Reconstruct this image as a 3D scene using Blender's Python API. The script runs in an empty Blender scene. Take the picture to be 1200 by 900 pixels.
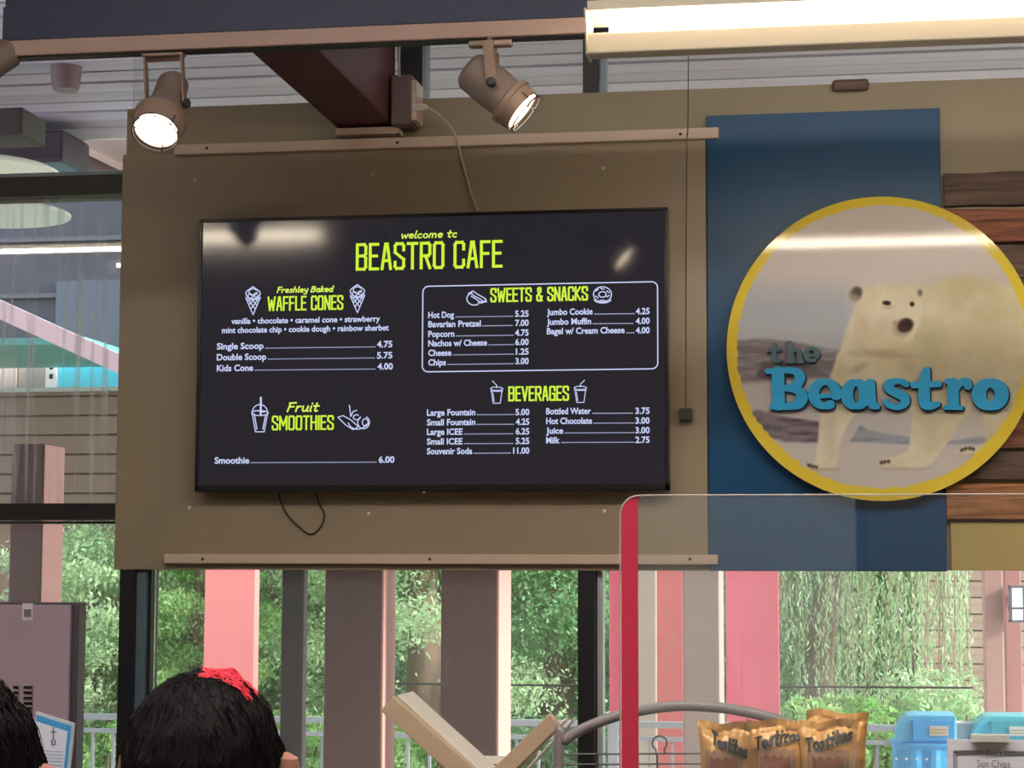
import bpy, bmesh, math, random
import numpy as np
from mathutils import Vector, Matrix, noise as mnoise

random.seed(7); RNG = np.random.default_rng(7)
S = bpy.context.scene
COL = S.collection

# ------------------------------------------------------------------ camera
F = 2400.0; YAW, PIT, ROL = 0.16210198, 0.09488947, 0.00316641
CAM = Vector((0, 0, 1.75))
fw = Vector((-math.sin(YAW) * math.cos(PIT), math.cos(YAW) * math.cos(PIT), math.sin(PIT)))
rx0 = fw.cross(Vector((0, 0, 1))).normalized(); up0 = rx0.cross(fw)
RX = rx0 * math.cos(ROL) + up0 * math.sin(ROL); UP = -rx0 * math.sin(ROL) + up0 * math.cos(ROL)
cd = bpy.data.cameras.new('camera'); cam = bpy.data.objects.new('camera', cd); COL.objects.link(cam)
cd.sensor_fit = 'HORIZONTAL'; cd.sensor_width = 36; cd.lens = F / 1200 * 36; cd.clip_start = .05; cd.clip_end = 300
cam.matrix_world = Matrix(((RX.x, UP.x, -fw.x, CAM.x), (RX.y, UP.y, -fw.y, CAM.y), (RX.z, UP.z, -fw.z, CAM.z), (0, 0, 0, 1)))
S.camera = cam

# ------------------------------------------------------------------ world, sun, exposure
w = bpy.data.worlds.new('world'); S.world = w; w.use_nodes = True
nt = w.node_tree; nt.nodes.clear()
out = nt.nodes.new('ShaderNodeOutputWorld'); bg = nt.nodes.new('ShaderNodeBackground')
bg.inputs['Color'].default_value = (.86, .94, 1.0, 1); bg.inputs['Strength'].default_value = 3.3
nt.links.new(bg.outputs[0], out.inputs[0])
sd = bpy.data.lights.new('sun', 'SUN'); sd.energy = 7.0; sd.angle = .12; sd.color = (1, .95, .85)
so = bpy.data.objects.new('sun', sd); COL.objects.link(so)
so.rotation_euler = Vector((-.87, .17, -.43)).to_track_quat('-Z', 'Y').to_euler()
S.view_settings.view_transform = 'Standard'; S.view_settings.look = 'None'
S.view_settings.exposure = 0.0; S.view_settings.gamma = 1.0; S.view_settings.use_curve_mapping = False
PANEL = 24.0       # radiance of the fill panels added under the deck
TUBE = 52.0      # radiance of the fluorescent tubes

D = 6.2          # the window wall's front plane
CEIL = 4.25

# ------------------------------------------------------------------ helpers
def P(px, py, Y):
    """point of the plane y=Y that the photograph shows at (px,py)"""
    d = fw * F + RX * (px - 600) - UP * (py - 450)
    return CAM + d * ((Y - CAM.y) / d.y)
def PX(px, Y, py=680): return P(px, py, Y).x
def PZ(py, Y, px=600): return P(px, py, Y).z
def proj(x, y, z):
    dx, dy, dz = x - CAM.x, y - CAM.y, z - CAM.z
    a = dx * RX.x + dy * RX.y + dz * RX.z; b = dx * UP.x + dy * UP.y + dz * UP.z; c = dx * fw.x + dy * fw.y + dz * fw.z
    return 600 + F * a / c, 450 - F * b / c

def lin(c):
    return tuple(((v / 255) / 12.92 if v / 255 <= .04045 else ((v / 255 + .055) / 1.055) ** 2.4) for v in c)

MATS = {}
def mat(name, rgb, rough=.6, metal=0, spec=.5, emit=0, emit_rgb=None, vary=.0, scale=8, stretch=(1, 1, 1), bump=0, coat=0, island=0, trans=0, vcol=False, alpha=None):
    if name in MATS: return MATS[name]
    m = bpy.data.materials.new(name); m.use_nodes = True; n = m.node_tree; b = n.nodes['Principled BSDF']
    c = lin(rgb)
    b.inputs['Base Color'].default_value = (*c, 1); b.inputs['Roughness'].default_value = rough
    b.inputs['Metallic'].default_value = metal; b.inputs['Specular IOR Level'].default_value = spec
    b.inputs['Coat Weight'].default_value = coat; b.inputs['Coat Roughness'].default_value = .06
    if trans: b.inputs['Transmission Weight'].default_value = trans
    if emit:
        b.inputs['Emission Color'].default_value = (*lin(emit_rgb or rgb), 1); b.inputs['Emission Strength'].default_value = emit
    if vary or bump:
        tc = n.nodes.new('ShaderNodeTexCoord'); mp = n.nodes.new('ShaderNodeMapping'); mp.inputs['Scale'].default_value = stretch
        nz = n.nodes.new('ShaderNodeTexNoise'); nz.inputs['Scale'].default_value = scale; nz.inputs['Detail'].default_value = 6
        n.links.new(tc.outputs['Object'], mp.inputs[0]); n.links.new(mp.outputs[0], nz.inputs['Vector'])
        if vary:
            rp = n.nodes.new('ShaderNodeMapRange'); rp.inputs['From Min'].default_value = .25; rp.inputs['From Max'].default_value = .75
            rp.inputs['To Min'].default_value = 1 - vary; rp.inputs['To Max'].default_value = 1 + vary
            n.links.new(nz.outputs[0], rp.inputs[0])
            mx = n.nodes.new('ShaderNodeVectorMath'); mx.operation = 'SCALE'; mx.inputs[0].default_value = c
            n.links.new(rp.outputs[0], mx.inputs['Scale']); n.links.new(mx.outputs[0], b.inputs['Base Color'])
        if bump:
            bp = n.nodes.new('ShaderNodeBump'); bp.inputs['Strength'].default_value = bump; bp.inputs['Distance'].default_value = .01
            n.links.new(nz.outputs[0], bp.inputs['Height']); n.links.new(bp.outputs[0], b.inputs['Normal'])
    if island:
        g = n.nodes.new('ShaderNodeNewGeometry'); hs = n.nodes.new('ShaderNodeHueSaturation'); hs.inputs['Color'].default_value = (*c, 1)
        mr = n.nodes.new('ShaderNodeMapRange'); mr.inputs['To Min'].default_value = 1 - island; mr.inputs['To Max'].default_value = 1 + island
        mh = n.nodes.new('ShaderNodeMapRange'); mh.inputs['To Min'].default_value = .47; mh.inputs['To Max'].default_value = .53
        n.links.new(g.outputs['Random Per Island'], mr.inputs[0]); n.links.new(g.outputs['Random Per Island'], mh.inputs[0])
        n.links.new(mr.outputs[0], hs.inputs['Value']); n.links.new(mh.outputs[0], hs.inputs['Hue']); n.links.new(hs.outputs[0], b.inputs['Base Color'])
    if vcol:
        at = n.nodes.new('ShaderNodeVertexColor'); at.layer_name = 'print'; n.links.new(at.outputs[0], b.inputs['Base Color'])
    MATS[name] = m; return m

def objrand(m, amount=.3):
    """vary the base colour of a material from object to object"""
    n = m.node_tree; b = n.nodes['Principled BSDF']; inp = b.inputs['Base Color']
    oi = n.nodes.new('ShaderNodeObjectInfo'); mr = n.nodes.new('ShaderNodeMapRange')
    mr.inputs['To Min'].default_value = 1 - amount; mr.inputs['To Max'].default_value = 1 + amount
    n.links.new(oi.outputs['Random'], mr.inputs[0])
    mx = n.nodes.new('ShaderNodeVectorMath'); mx.operation = 'SCALE'
    if inp.is_linked: n.links.new(inp.links[0].from_socket, mx.inputs[0])
    else: mx.inputs[0].default_value = inp.default_value[:3]
    n.links.new(mr.outputs[0], mx.inputs['Scale']); n.links.new(mx.outputs[0], inp)
    return m

def glass_mat(name, tint=(.96, .97, .97), haze=.03, streak=0, fres=1.5, film=None):
    m = bpy.data.materials.new(name); m.use_nodes = True; n = m.node_tree; n.nodes.clear()
    o = n.nodes.new('ShaderNodeOutputMaterial'); t = n.nodes.new('ShaderNodeBsdfTransparent'); t.inputs[0].default_value = (*tint, 1)
    g = n.nodes.new('ShaderNodeBsdfGlossy'); g.inputs['Roughness'].default_value = .015
    f = n.nodes.new('ShaderNodeFresnel'); f.inputs[0].default_value = fres
    mx = n.nodes.new('ShaderNodeMixShader'); n.links.new(f.outputs[0], mx.inputs[0]); n.links.new(t.outputs[0], mx.inputs[1]); n.links.new(g.outputs[0], mx.inputs[2])
    d = n.nodes.new('ShaderNodeBsdfDiffuse'); d.inputs[0].default_value = (.8, .8, .8, 1)
    tl = n.nodes.new('ShaderNodeBsdfTranslucent'); tl.inputs[0].default_value = (.8, .8, .8, 1)
    ad = n.nodes.new('ShaderNodeMixShader'); ad.inputs[0].default_value = .5
    n.links.new(d.outputs[0], ad.inputs[1]); n.links.new(tl.outputs[0], ad.inputs[2])
    m2 = n.nodes.new('ShaderNodeMixShader'); m2.inputs[0].default_value = haze  # pale veil mixed into the glass to haze the view behind
    if streak:
        tc = n.nodes.new('ShaderNodeTexCoord'); mp = n.nodes.new('ShaderNodeMapping'); mp.inputs['Scale'].default_value = (38, 1, 1.3)
        nz = n.nodes.new('ShaderNodeTexNoise'); nz.inputs['Scale'].default_value = 1.0; nz.inputs['Detail'].default_value = 5
        n.links.new(tc.outputs['Object'], mp.inputs[0]); n.links.new(mp.outputs[0], nz.inputs['Vector'])
        r = n.nodes.new('ShaderNodeMapRange'); r.inputs['From Min'].default_value = .5; r.inputs['From Max'].default_value = .72
        r.inputs['To Min'].default_value = haze; r.inputs['To Max'].default_value = haze + streak
        n.links.new(nz.outputs[0], r.inputs[0]); n.links.new(r.outputs[0], m2.inputs[0])
    n.links.new(mx.outputs[0], m2.inputs[1]); n.links.new(ad.outputs[0], m2.inputs[2]); n.links.new(m2.outputs[0], o.inputs[0])
    return m

def wpos(o):
    p = Vector(o.location)
    while o.parent: o = o.parent; p = p + Vector(o.location)
    return p
def tag(o, label=None, cat=None, group=None, kind=None):
    if label: o['label'] = label
    if cat: o['category'] = cat
    if group: o['group'] = group
    if kind: o['kind'] = kind
    return o
def empty(name, loc, label=None, cat=None, group=None, kind=None, parent=None):
    o = bpy.data.objects.new(name, None); COL.objects.link(o); o.empty_display_size = .1
    o.location = Vector(loc) - (wpos(parent) if parent else Vector()); o.parent = parent
    return tag(o, label, cat, group, kind)

class MB:
    def __init__(s): s.v = []; s.f = []; s.mi = []; s.k = 0
    def add(s, vs, fs, mi=0):
        n = len(s.v); s.v += [tuple(v) for v in vs]; s.f += [[n + i for i in f] for f in fs]; s.mi += [mi] * len(fs); return s
    def box(s, a, b, mi=0):
        x0, x1 = sorted((a[0], b[0])); y0, y1 = sorted((a[1], b[1])); z0, z1 = sorted((a[2], b[2]))
        return s.add([(x0, y0, z0), (x1, y0, z0), (x1, y1, z0), (x0, y1, z0), (x0, y0, z1), (x1, y0, z1), (x1, y1, z1), (x0, y1, z1)],
                     [(0, 3, 2, 1), (4, 5, 6, 7), (0, 1, 5, 4), (1, 2, 6, 5), (2, 3, 7, 6), (3, 0, 4, 7)], mi)
    def bar(s, p, q, wd, ht, upv=(0, 0, 1), mi=0):
        p, q = Vector(p), Vector(q); d = (q - p).normalized(); r = d.cross(Vector(upv)).normalized(); u = r.cross(d)
        vs = [c + r * (i * wd / 2) + u * (j * ht / 2) for c in (p, q) for i, j in ((-1, -1), (1, -1), (1, 1), (-1, 1))]
        return s.add(vs, [(0, 1, 2, 3), (7, 6, 5, 4), (0, 4, 5, 1), (1, 5, 6, 2), (2, 6, 7, 3), (3, 7, 4, 0)], mi)
    def prism(s, poly, y0, y1, mi=0):   # poly of (x,z)
        n = len(poly); vs = [(x, y0, z) for x, z in poly] + [(x, y1, z) for x, z in poly]
        return s.add(vs, [list(range(n)), list(range(2 * n - 1, n - 1, -1))] + [(i, i + n, (i + 1) % n + n, (i + 1) % n) for i in range(n)], mi)
    def lathe(s, prof, c, axis=(0, 0, 1), n=28, mi=0, cap=True):   # prof of (r,t)
        q = Vector(axis).to_track_quat('Z', 'Y'); c = Vector(c); vs = []
        for r, t in prof:
            for i in range(n):
                a = 2 * math.pi * i / n; vs.append(c + q @ Vector((r * math.cos(a), r * math.sin(a), t)))
        fs = [(j * n + i, j * n + (i + 1) % n, (j + 1) * n + (i + 1) % n, (j + 1) * n + i) for j in range(len(prof) - 1) for i in range(n)]
        if cap: fs += [list(range(n - 1, -1, -1)), [(len(prof) - 1) * n + i for i in range(n)]]
        return s.add(vs, fs, mi)
    def tube(s, pts, r, n=8, mi=0, closed=False):
        pts = [Vector(p) for p in pts]; rs = r if isinstance(r, (list, tuple)) else [r] * len(pts); vs = []; N = len(pts)
        prev = None
        for i, p in enumerate(pts):
            d = ((pts[(i + 1) % N] if closed or i < N - 1 else p) - (pts[i - 1] if closed or i > 0 else p)).normalized()
            if prev is None:
                a = Vector((0, 0, 1)) if abs(d.z) < .9 else Vector((0, 1, 0)); u = d.cross(a).normalized()
            else: u = (prev - d * prev.dot(d)).normalized()
            prev = u; v = d.cross(u)
            for k in range(n):
                t = 2 * math.pi * k / n; vs.append(p + (u * math.cos(t) + v * math.sin(t)) * rs[i])
        M = N if closed else N - 1
        fs = [(j * n + i, ((j + 1) % N) * n + i, ((j + 1) % N) * n + (i + 1) % n, j * n + (i + 1) % n) for j in range(M) for i in range(n)]
        if not closed: fs += [list(range(n)), [(N - 1) * n + i for i in range(n - 1, -1, -1)]]
        return s.add(vs, fs, mi)
    def capsule(s, p, q, r0, r1, y0, y1, fn, n=7, square=False, mi=0):
        """flat rounded stroke from p to q (2D, z up after fn), thickened y0..y1; fn maps (x,y2d)->(X,Z)"""
        p = Vector(p); q = Vector(q); d = q - p; a = math.atan2(d.y, d.x) if d.length > 1e-9 else 0
        pl = []
        if square:
            u = Vector((math.cos(a), math.sin(a))); t = Vector((-u.y, u.x))
            pl = [p - u * r0 + t * r0, p - u * r0 - t * r0, q + u * r1 - t * r1, q + u * r1 + t * r1]
        else:
            for i in range(n + 1): t = a + math.pi / 2 + math.pi * i / n; pl.append(p + Vector((math.cos(t), math.sin(t))) * r0)
            for i in range(n + 1): t = a - math.pi / 2 + math.pi * i / n; pl.append(q + Vector((math.cos(t), math.sin(t))) * r1)
        s.k += 1; e = s.k * 2e-5
        return s.prism([fn(v.x, v.y) for v in pl], y0 - e, y1, mi)
    def build(s, name, m, parent=None, label=None, smooth=False, bevel=0, **kw):
        me = bpy.data.meshes.new(name); base = wpos(parent) if parent else Vector()
        loc = Vector()
        if s.v: 
            a = np.array(s.v); c = (a.min(0) + a.max(0)) / 2; c[2] = a[:, 2].min(); loc = Vector(c)
        me.from_pydata([Vector(v) - loc for v in s.v], [], s.f)
        for x in (m if isinstance(m, (list, tuple)) else [m]): me.materials.append(x)
        if any(s.mi): me.polygons.foreach_set('material_index', s.mi)
        if smooth: me.polygons.foreach_set('use_smooth', [True] * len(me.polygons))
        me.update(); o = bpy.data.objects.new(name, me); COL.objects.link(o); o.location = loc - base; o.parent = parent
        if bevel:
            b = o.modifiers.new('bevel', 'BEVEL'); b.width = bevel; b.segments = 2; b.limit_method = 'ANGLE'
        if smooth == 'auto':
            me.set_sharp_from_angle(angle=.7)
        return tag(o, label, **kw)

def mesh_np(name, V, Fq, m, parent=None, smooth=False, **kw):
    me = bpy.data.meshes.new(name); me.vertices.add(len(V)); me.vertices.foreach_set('co', V.astype(np.float32).ravel())
    k = Fq.shape[1]; me.loops.add(Fq.size); me.loops.foreach_set('vertex_index', Fq.astype(np.int32).ravel())
    me.polygons.add(len(Fq)); me.polygons.foreach_set('loop_start', np.arange(0, Fq.size, k, dtype=np.int32))
    me.polygons.foreach_set('loop_total', np.full(len(Fq), k, dtype=np.int32))
    if smooth: me.polygons.foreach_set('use_smooth', [True] * len(Fq))
    me.materials.append(m); me.update(calc_edges=True); o = bpy.data.objects.new(name, me); COL.objects.link(o)
    if parent: o.location = -wpos(parent); o.parent = parent
    return tag(o, **kw)

def bez(pts, n=10):
    """Catmull-Rom through the points"""
    pts = [Vector(p) for p in pts]; P_ = [pts[0] * 2 - pts[1]] + pts + [pts[-1] * 2 - pts[-2]]; o = []
    for i in range(1, len(P_) - 2):
        a, b, c, d = P_[i - 1:i + 3]
        for k in range(n):
            t = k / n; o.append(.5 * ((2 * b) + (c - a) * t + (2 * a - 5 * b + 4 * c - d) * t * t + (3 * b - a - 3 * c + d) * t ** 3))
    return o + [pts[-1]]

# ------------------------------------------------------------------ lettering
HEAD = {  # squared condensed capitals on a 4 x 8 grid
 'A': (4, [[(0, 0), (1.6, 8), (2.4, 8), (4, 0)], [(.7, 2.6), (3.3, 2.6)]]),
 'B': (4, [[(0, 0), (0, 8), (3.3, 8), (4, 7.3), (4, 5), (3.3, 4.3), (0, 4.3)], [(3.3, 4.3), (4, 3.6), (4, .7), (3.3, 0), (0, 0)]]),
 'C': (4, [[(4, 5.8), (4, 7.3), (3.3, 8), (.7, 8), (0, 7.3), (0, .7), (.7, 0), (3.3, 0), (4, .7), (4, 2.2)]]),
 'E': (3.5, [[(3.5, 8), (0, 8), (0, 0), (3.5, 0)], [(0, 4.2), (3, 4.2)]]),
 'F': (3.5, [[(3.5, 8), (0, 8), (0, 0)], [(0, 4.2), (3, 4.2)]]),
 'G': (4, [[(4, 5.8), (4, 7.3), (3.3, 8), (.7, 8), (0, 7.3), (0, .7), (.7, 0), (4, 0), (4, 3.8), (2.4, 3.8)]]),
 'H': (4, [[(0, 0), (0, 8)], [(4, 0), (4, 8)], [(0, 4.2), (4, 4.2)]]),
 'I': (0, [[(0, 0), (0, 8)]]),
 'K': (4, [[(0, 0), (0, 8)], [(4, 8), (.6, 4.2), (4, 0)]]),
 'L': (3.2, [[(0, 8), (0, 0), (3.2, 0)]]),
 'M': (5.4, [[(0, 0), (0, 8), (2.7, 2.5), (5.4, 8), (5.4, 0)]]),
 'N': (4, [[(0, 0), (0, 8), (4, 0), (4, 8)]]),
 'O': (4, [[(.7, 0), (0, .7), (0, 7.3), (.7, 8), (3.3, 8), (4, 7.3), (4, .7), (3.3, 0), (.7, 0)]]),
 'R': (4, [[(0, 0), (0, 8), (3.3, 8), (4, 7.3), (4, 4.6), (3.3, 3.9), (0, 3.9)], [(2, 3.9), (4, 0)]]),
 'S': (4, [[(4, 6), (4, 7.3), (3.3, 8), (.7, 8), (0, 7.3), (0, 5.2), (4, 2.9), (4, .7), (3.3, 0), (.7, 0), (0, .7), (0, 2)]]),
 'T': (4, [[(0, 8), (4, 8)], [(2, 8), (2, 0)]]),
 'V': (4, [[(0, 8), (2, 0), (4, 8)]]),
 'W': (6, [[(0, 8), (1.4, 0), (3, 6), (4.6, 0), (6, 8)]]),
 '&': (4.2, [[(4.2, 0), (.8, 6), (.8, 7.3), (1.5, 8), (2.6, 8), (3.1, 7.3), (3.1, 5.8), (0, 3), (0, .7), (.7, 0), (2.8, 0), (4.2, 2.6)]]),
 ' ': (1.4, [])}
def arc(cx, cy, rx, ry, a0, a1, n=9):
    return [(cx + rx * math.cos(math.radians(a0 + (a1 - a0) * i / n)), cy + ry * math.sin(math.radians(a0 + (a1 - a0) * i / n))) for i in range(n + 1)]
HAND = {  # handwriting, x-height 5, ascender 8.5
 'w': (5, [[(0, 5), (1, 0), (2.6, 4), (3.8, 0), (5.2, 5)]]),
 'e': (3.6, [[(.2, 2.4), (3.4, 3.2)] + arc(1.9, 2.5, 1.8, 2.4, 20, 320)]),
 'l': (1.2, [[(.8, 8.5), (0, .8), (.8, 0), (1.4, .3)]]),
 'c': (3.2, [arc(1.8, 2.4, 1.8, 2.4, 50, 310)]),
 'o': (3.8, [arc(1.9, 2.4, 1.9, 2.4, 90, 450)]),
 'm': (6, [[(.6, 5), (0, 0)], [(.4, 3)] + arc(1.6, 3.4, 1.2, 1.5, 160, 10, 5) + [(2.6, 0)], [(2.8, 3)] + arc(4.2, 3.4, 1.3, 1.5, 160, 10, 5) + [(5.4, 0)]]),
 't': (3.2, [[(1.8, 7.8), (1, 1), (1.8, 0), (2.8, .6)], [(0, 5), (3.4, 5.2)]]),
 'F': (4.2, [[(1.2, 8), (0, 0)], [(.4, 8), (4.8, 8.4)], [(.8, 4.4), (3.8, 4.7)]]),
 'r': (2.8, [[(.6, 5), (0, 0)], [(.4, 3), (1.4, 4.7), (3, 4.8)]]),
 's': (3, [[(3, 4.4), (1.6, 5), (.5, 4), (2.4, 2.2), (2.2, .4), (.8, 0), (-.2, .7)]]),
 'h': (3.8, [[(1, 8.5), (0, 0)], [(.4, 3)] + arc(1.9, 3.4, 1.4, 1.5, 160, 0, 5) + [(3.1, 0)]]),
 'y': (3.8, [[(.2, 5), (.8, 1.6), (1.8, 1), (3.2, 2)], [(3.8, 5), (2.6, -2.4), (1, -3), (0, -2.2)]]),
 'B': (4.4, [[(.8, 8), (0, 0)], [(.6, 8), (3.4, 8), (4.2, 6.4), (3, 4.8), (.6, 4.4)], [(2.8, 4.5), (4.2, 3), (3.6, .8), (1.8, 0), (0, 0)]]),
 'a': (4, [arc(1.8, 2.4, 1.8, 2.4, 60, 420), [(3.6, 5), (3.2, .8), (4, 0)]]),
 'k': (3.4, [[(.9, 8.5), (0, 0)], [(3.2, 5), (.5, 2.6), (3.2, 0)]]),
 'd': (4, [arc(1.8, 2.4, 1.8, 2.4, 60, 420), [(4.2, 8.5), (3.3, .6), (3.9, 0)]]),
 'u': (4, [[(.4, 5), (.2, 1.2), (1.2, 0), (3, 1.2), (3.6, 5), (3.2, .6), (4, 0)]]),
 'i': (.8, [[(.5, 5), (0, .6), (.7, 0)], [(.8, 7.2), (.9, 7.6)]]),
 'T': (4.6, [[(0, 8), (5, 8.3)], [(2.6, 8), (2.2, 0)]]),
 ' ': (1.6, [])}

def stroke_text(mb, txt, font, px0, px1, pyb, pyt, thick, Y, y_back, square, lean=0, fn=None, h=8.0, gap=2.1):
    adv = []; x = 0
    for ch in txt:
        adv.append(x); x += font[ch][0] + gap
    tot = x - gap
    A = P(px0, pyb, Y); B = P(px1, pyb, Y); H = P(px0, pyt, Y).z - A.z
    t = thick * D / F / 2; sx = ((B.x - A.x) - 2 * t) / max(tot, .1); sz = (H - 2 * t) / h
    if fn is None: fn = lambda a, b: (A.x + t + a, A.z + t + b)
    for ch, ax in zip(txt, adv):
        for st in font[ch][1]:
            pts = [((ax + a + lean * b) * sx, b * sz) for a, b in st]
            for p, q in zip(pts, pts[1:]): mb.capsule(p, q, t, t, Y, y_back, fn, 5, square)

def font_mesh(txt, offset=0):
    cu = bpy.data.curves.new('t', 'FONT'); cu.body = txt; cu.offset = offset; cu.resolution_u = 3
    o = bpy.data.objects.new('t', cu); me = bpy.data.meshes.new_from_object(o)
    V = np.array([v.co[:] for v in me.vertices]) if len(me.vertices) else np.zeros((0, 3)); Fc = [list(p.vertices) for p in me.polygons]
    bpy.data.objects.remove(o); bpy.data.curves.remove(cu); bpy.data.meshes.remove(me)
    return V, Fc
CAPH = font_mesh('H')[0][:, 1].max()
def font_text(mb, txt, px0, px1, pyb, cap, Y, y_off=0, offset=.012):
    """menu text from px0 to px1 with its baseline at pyb and capitals cap px high"""
    V, Fc = font_mesh(txt, offset); A = P(px0, pyb, Y); B = P(px1, pyb, Y)
    x0, x1 = V[:, 0].min(), V[:, 0].max(); H = cap * (Y - 0) / F / math.cos(YAW)
    s = (B.x - A.x) / (x1 - x0); k = H / CAPH
    mb.add([(A.x + (v[0] - x0) * s, Y + y_off, A.z + v[1] * k) for v in V], Fc)

# ------------------------------------------------------------------ materials
M_wall = mat('taupe painted wall', (152, 138, 114), .42, vary=.07, scale=3, bump=.03)
M_panel = mat('taupe panel', (158, 141, 120), .34, vary=.05, scale=2)
M_rail = mat('beige metal rail', (214, 190, 172), .4, vary=.04, scale=6)
M_blue = mat('blue painted board', (22, 76, 120), .33, spec=.3, vary=.10, scale=2, stretch=(1, 1, 3))
M_frame = mat('black window frame', (30, 31, 36), .4)
M_framegrey = mat('grey aluminium frame edge', (120, 135, 150), .35, metal=.3)
M_navy = mat('navy steel beam', (40, 48, 80), .5, vary=.1, scale=5)
M_track = mat('beige track', (176, 146, 136), .5, vary=.06, scale=5)
M_maroon = mat('maroon steel beam', (104, 58, 64), .6, vary=.15, scale=3)
M_deck = objrand(mat('lilac grey deck board', (174, 166, 184), .6, vary=.13, scale=2, stretch=(.5, 6, 1)), .12)
M_dark = mat('dark grey', (48, 44, 46), .5)
M_black = mat('black plastic', (20, 20, 22), .35)
M_white = mat('white plastic', (225, 222, 216), .5)
M_conc = mat('floor concrete', (130, 124, 118), .7, vary=.12, scale=3, bump=.05)
M_room = mat('room wall paint', (150, 135, 120), .8, vary=.05)
M_beige = mat('cream enamel', (216, 204, 182), .4)
M_tube = mat('lit tube', (255, 236, 205), .5, emit=TUBE, emit_rgb=(255, 245, 226))
M_glass = glass_mat('window glass', haze=.06)
M_dirty = glass_mat('streaked glass', (.9, .92, .93), haze=.03, streak=.42)

# ================================================================== SETTING
X_L, X_R = -5.0, 3.2
zb = PZ(667, D); zt = PZ(112, D); xl = PX(143.5, D, 400)
fl = MB().box((X_L - 1, -4, -.12), (X_R + 1, D + .1, 0)).build('floor', M_conc, kind='structure')
wb = MB()
wb.box((xl, D, zb), (X_R, D + .12, zt)); wb.box((X_L, D, 0), (X_R, D + .12, .85))
wb.build('wall_back', M_wall, kind='structure', label='taupe wall band above the windows behind the menu screen')
MB().box((X_L - .1, -4, 0), (X_L, D, CEIL)).build('wall_left', M_room, kind='structure')
MB().box((X_R, -4, 0), (X_R + .1, D, CEIL)).build('wall_right', M_room, kind='structure')
# wall behind the camera with a glazed door
YB = -3.5
dx0, dx1 = PX(727, 2 * 2.9 - YB), PX(1017, 2 * 2.9 - YB)
wf = MB(); wf.box((X_L, YB - .1, 0), (dx0, YB, CEIL)); wf.box((dx1, YB - .1, 0), (X_R, YB, CEIL)); wf.box((dx0, YB - .1, 2.3), (dx1, YB, CEIL))
wf.build('wall_front', M_room, kind='structure')
MB().box((-9, -9.2, -.05), (7, -9, 4.5)).build('reflection_wall', mat('pale reflection wall', (214, 206, 202), .8), kind='structure', label='plain unseen wall added to tone the door reflection')  # unseen wall added to set how bright the acrylic reflection is
dr = empty('door_1', ((dx0 + dx1) / 2, YB, 0), kind='structure')
f = MB()
for a, b in (((dx0, YB - .08, 0), (dx0 + .05, YB - .02, 2.3)), ((dx1 - .05, YB - .08, 0), (dx1, YB - .02, 2.3)), ((dx0, YB - .08, 2.24), (dx1, YB - .02, 2.3)), ((dx0, YB - .08, 0), (dx1, YB - .02, .2))): f.box(a, b)
f.build('door_frame', M_frame, dr)
MB().box((dx0 + .05, YB - .055, .2), (dx1 - .05, YB - .047, 2.24)).build('pane', M_glass, dr)
# ceiling deck: boards over the room and over the terrace outside
CY1 = P(75, 151, 10).y; k = (P(75, 151, 10).z - CAM.z) / 10.0; CY1 = (CEIL - CAM.z) / k
cl = MB().box((X_L - 4, -4, CEIL + .03), (X_R + .3, CY1, CEIL + .2)).build('ceiling', M_dark, kind='structure')
bw = .205; me = None; y = CY1; i = 0
while y > -3.9:
    if me is None:
        o = MB().box((X_L - 4, y - bw + .03, CEIL), (X_R + .3, y, CEIL + .03)).build('deck_board', M_deck, cl); me = o.data; base = Vector(o.location)
    else:
        o = bpy.data.objects.new('deck_board', me); COL.objects.link(o); o.location = base + Vector((0, -bw * i, -.006 * (i % 3 == 1))); o.parent = cl
    y -= bw; i += 1
tr = MB().box((X_L - 4, CY1 + .01, CEIL - .06), (X_R + .3, CY1 + .06, CEIL + .2)); tr.build('trim_1', mat('pale eave flashing', (216, 214, 214), .5), kind='structure')
# outside ground
MB().box((-30, D + .12, -.14), (30, 12.2, -.02)).build('terrace', mat('pinkish paving', (190, 178, 170), .8, vary=.1, scale=2), kind='structure', label='pale paved terrace outside the windows')
gr = MB(); gr.box((-60, 12.2, -.3), (60, 70, -.05)); gr.box((-40, -30, -.3), (40, -4, -.05)); gr.build('ground', mat('grass ground', (120, 140, 90), .9, vary=.3, scale=2), kind='structure', label='grassy ground beyond the terrace railing')

# ------------------------------------------------------------------ windows
GY = D + .05
def pane(win, x0, x1, z0, z1, m=M_glass): return MB().box((x0, GY, z0), (x1, GY + .006, z1)).build('pane', m, win)
zc0, zc1 = PZ(590, D, 70), PZ(609, D, 70)     # transom of the left window
zh0, zh1 = PZ(229, D, 70), PZ(206, D, 70)     # head of the left window
w1 = empty('window_1', (X_L + 1, GY, zc0), kind='structure', label='streaked glass pane left of the menu wall')
pane(w1, X_L, xl, zc0, zh0, M_dirty)
MB().box((X_L, D, zh0), (xl + .0, D + .12, zh1)).build('transom', M_frame, w1)
w2 = empty('window_2', (X_L + 1, GY, .85), kind='structure', label='tall glass pane below the transom at far left')
pane(w2, X_L, PX(143, D), .85, zc1)
MB().box((X_L, D - .01, zc1), (xl, D + .12, zc0)).build('transom', M_frame, w2)
MB().box((X_L, D + .03, zc1 - .012), (xl, D + .08, zc1 - .004)).build('glazing_bead', M_framegrey, w2)
w3 = empty('window_3', (PX(400, D), GY, .85), kind='structure', label='wide glass pane under the menu screen')
pane(w3, PX(176, D), PX(678, D), .85, zb)
m = MB().box((PX(143, D), D - .02, .85), (PX(160.5, D), D + .13, zb)).build('mullion', M_frame, w3)
MB().box((PX(160.5, D), D + .0, .85), (PX(171.5, D), D + .1, zb)).build('mullion_edge', mat('blue grey frame face', (96, 112, 126), .4), m)
MB().box((PX(172.5, D), D + .02, .85), (PX(175, D), D + .09, zb)).build('glazing_bead', M_frame, m)
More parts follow.
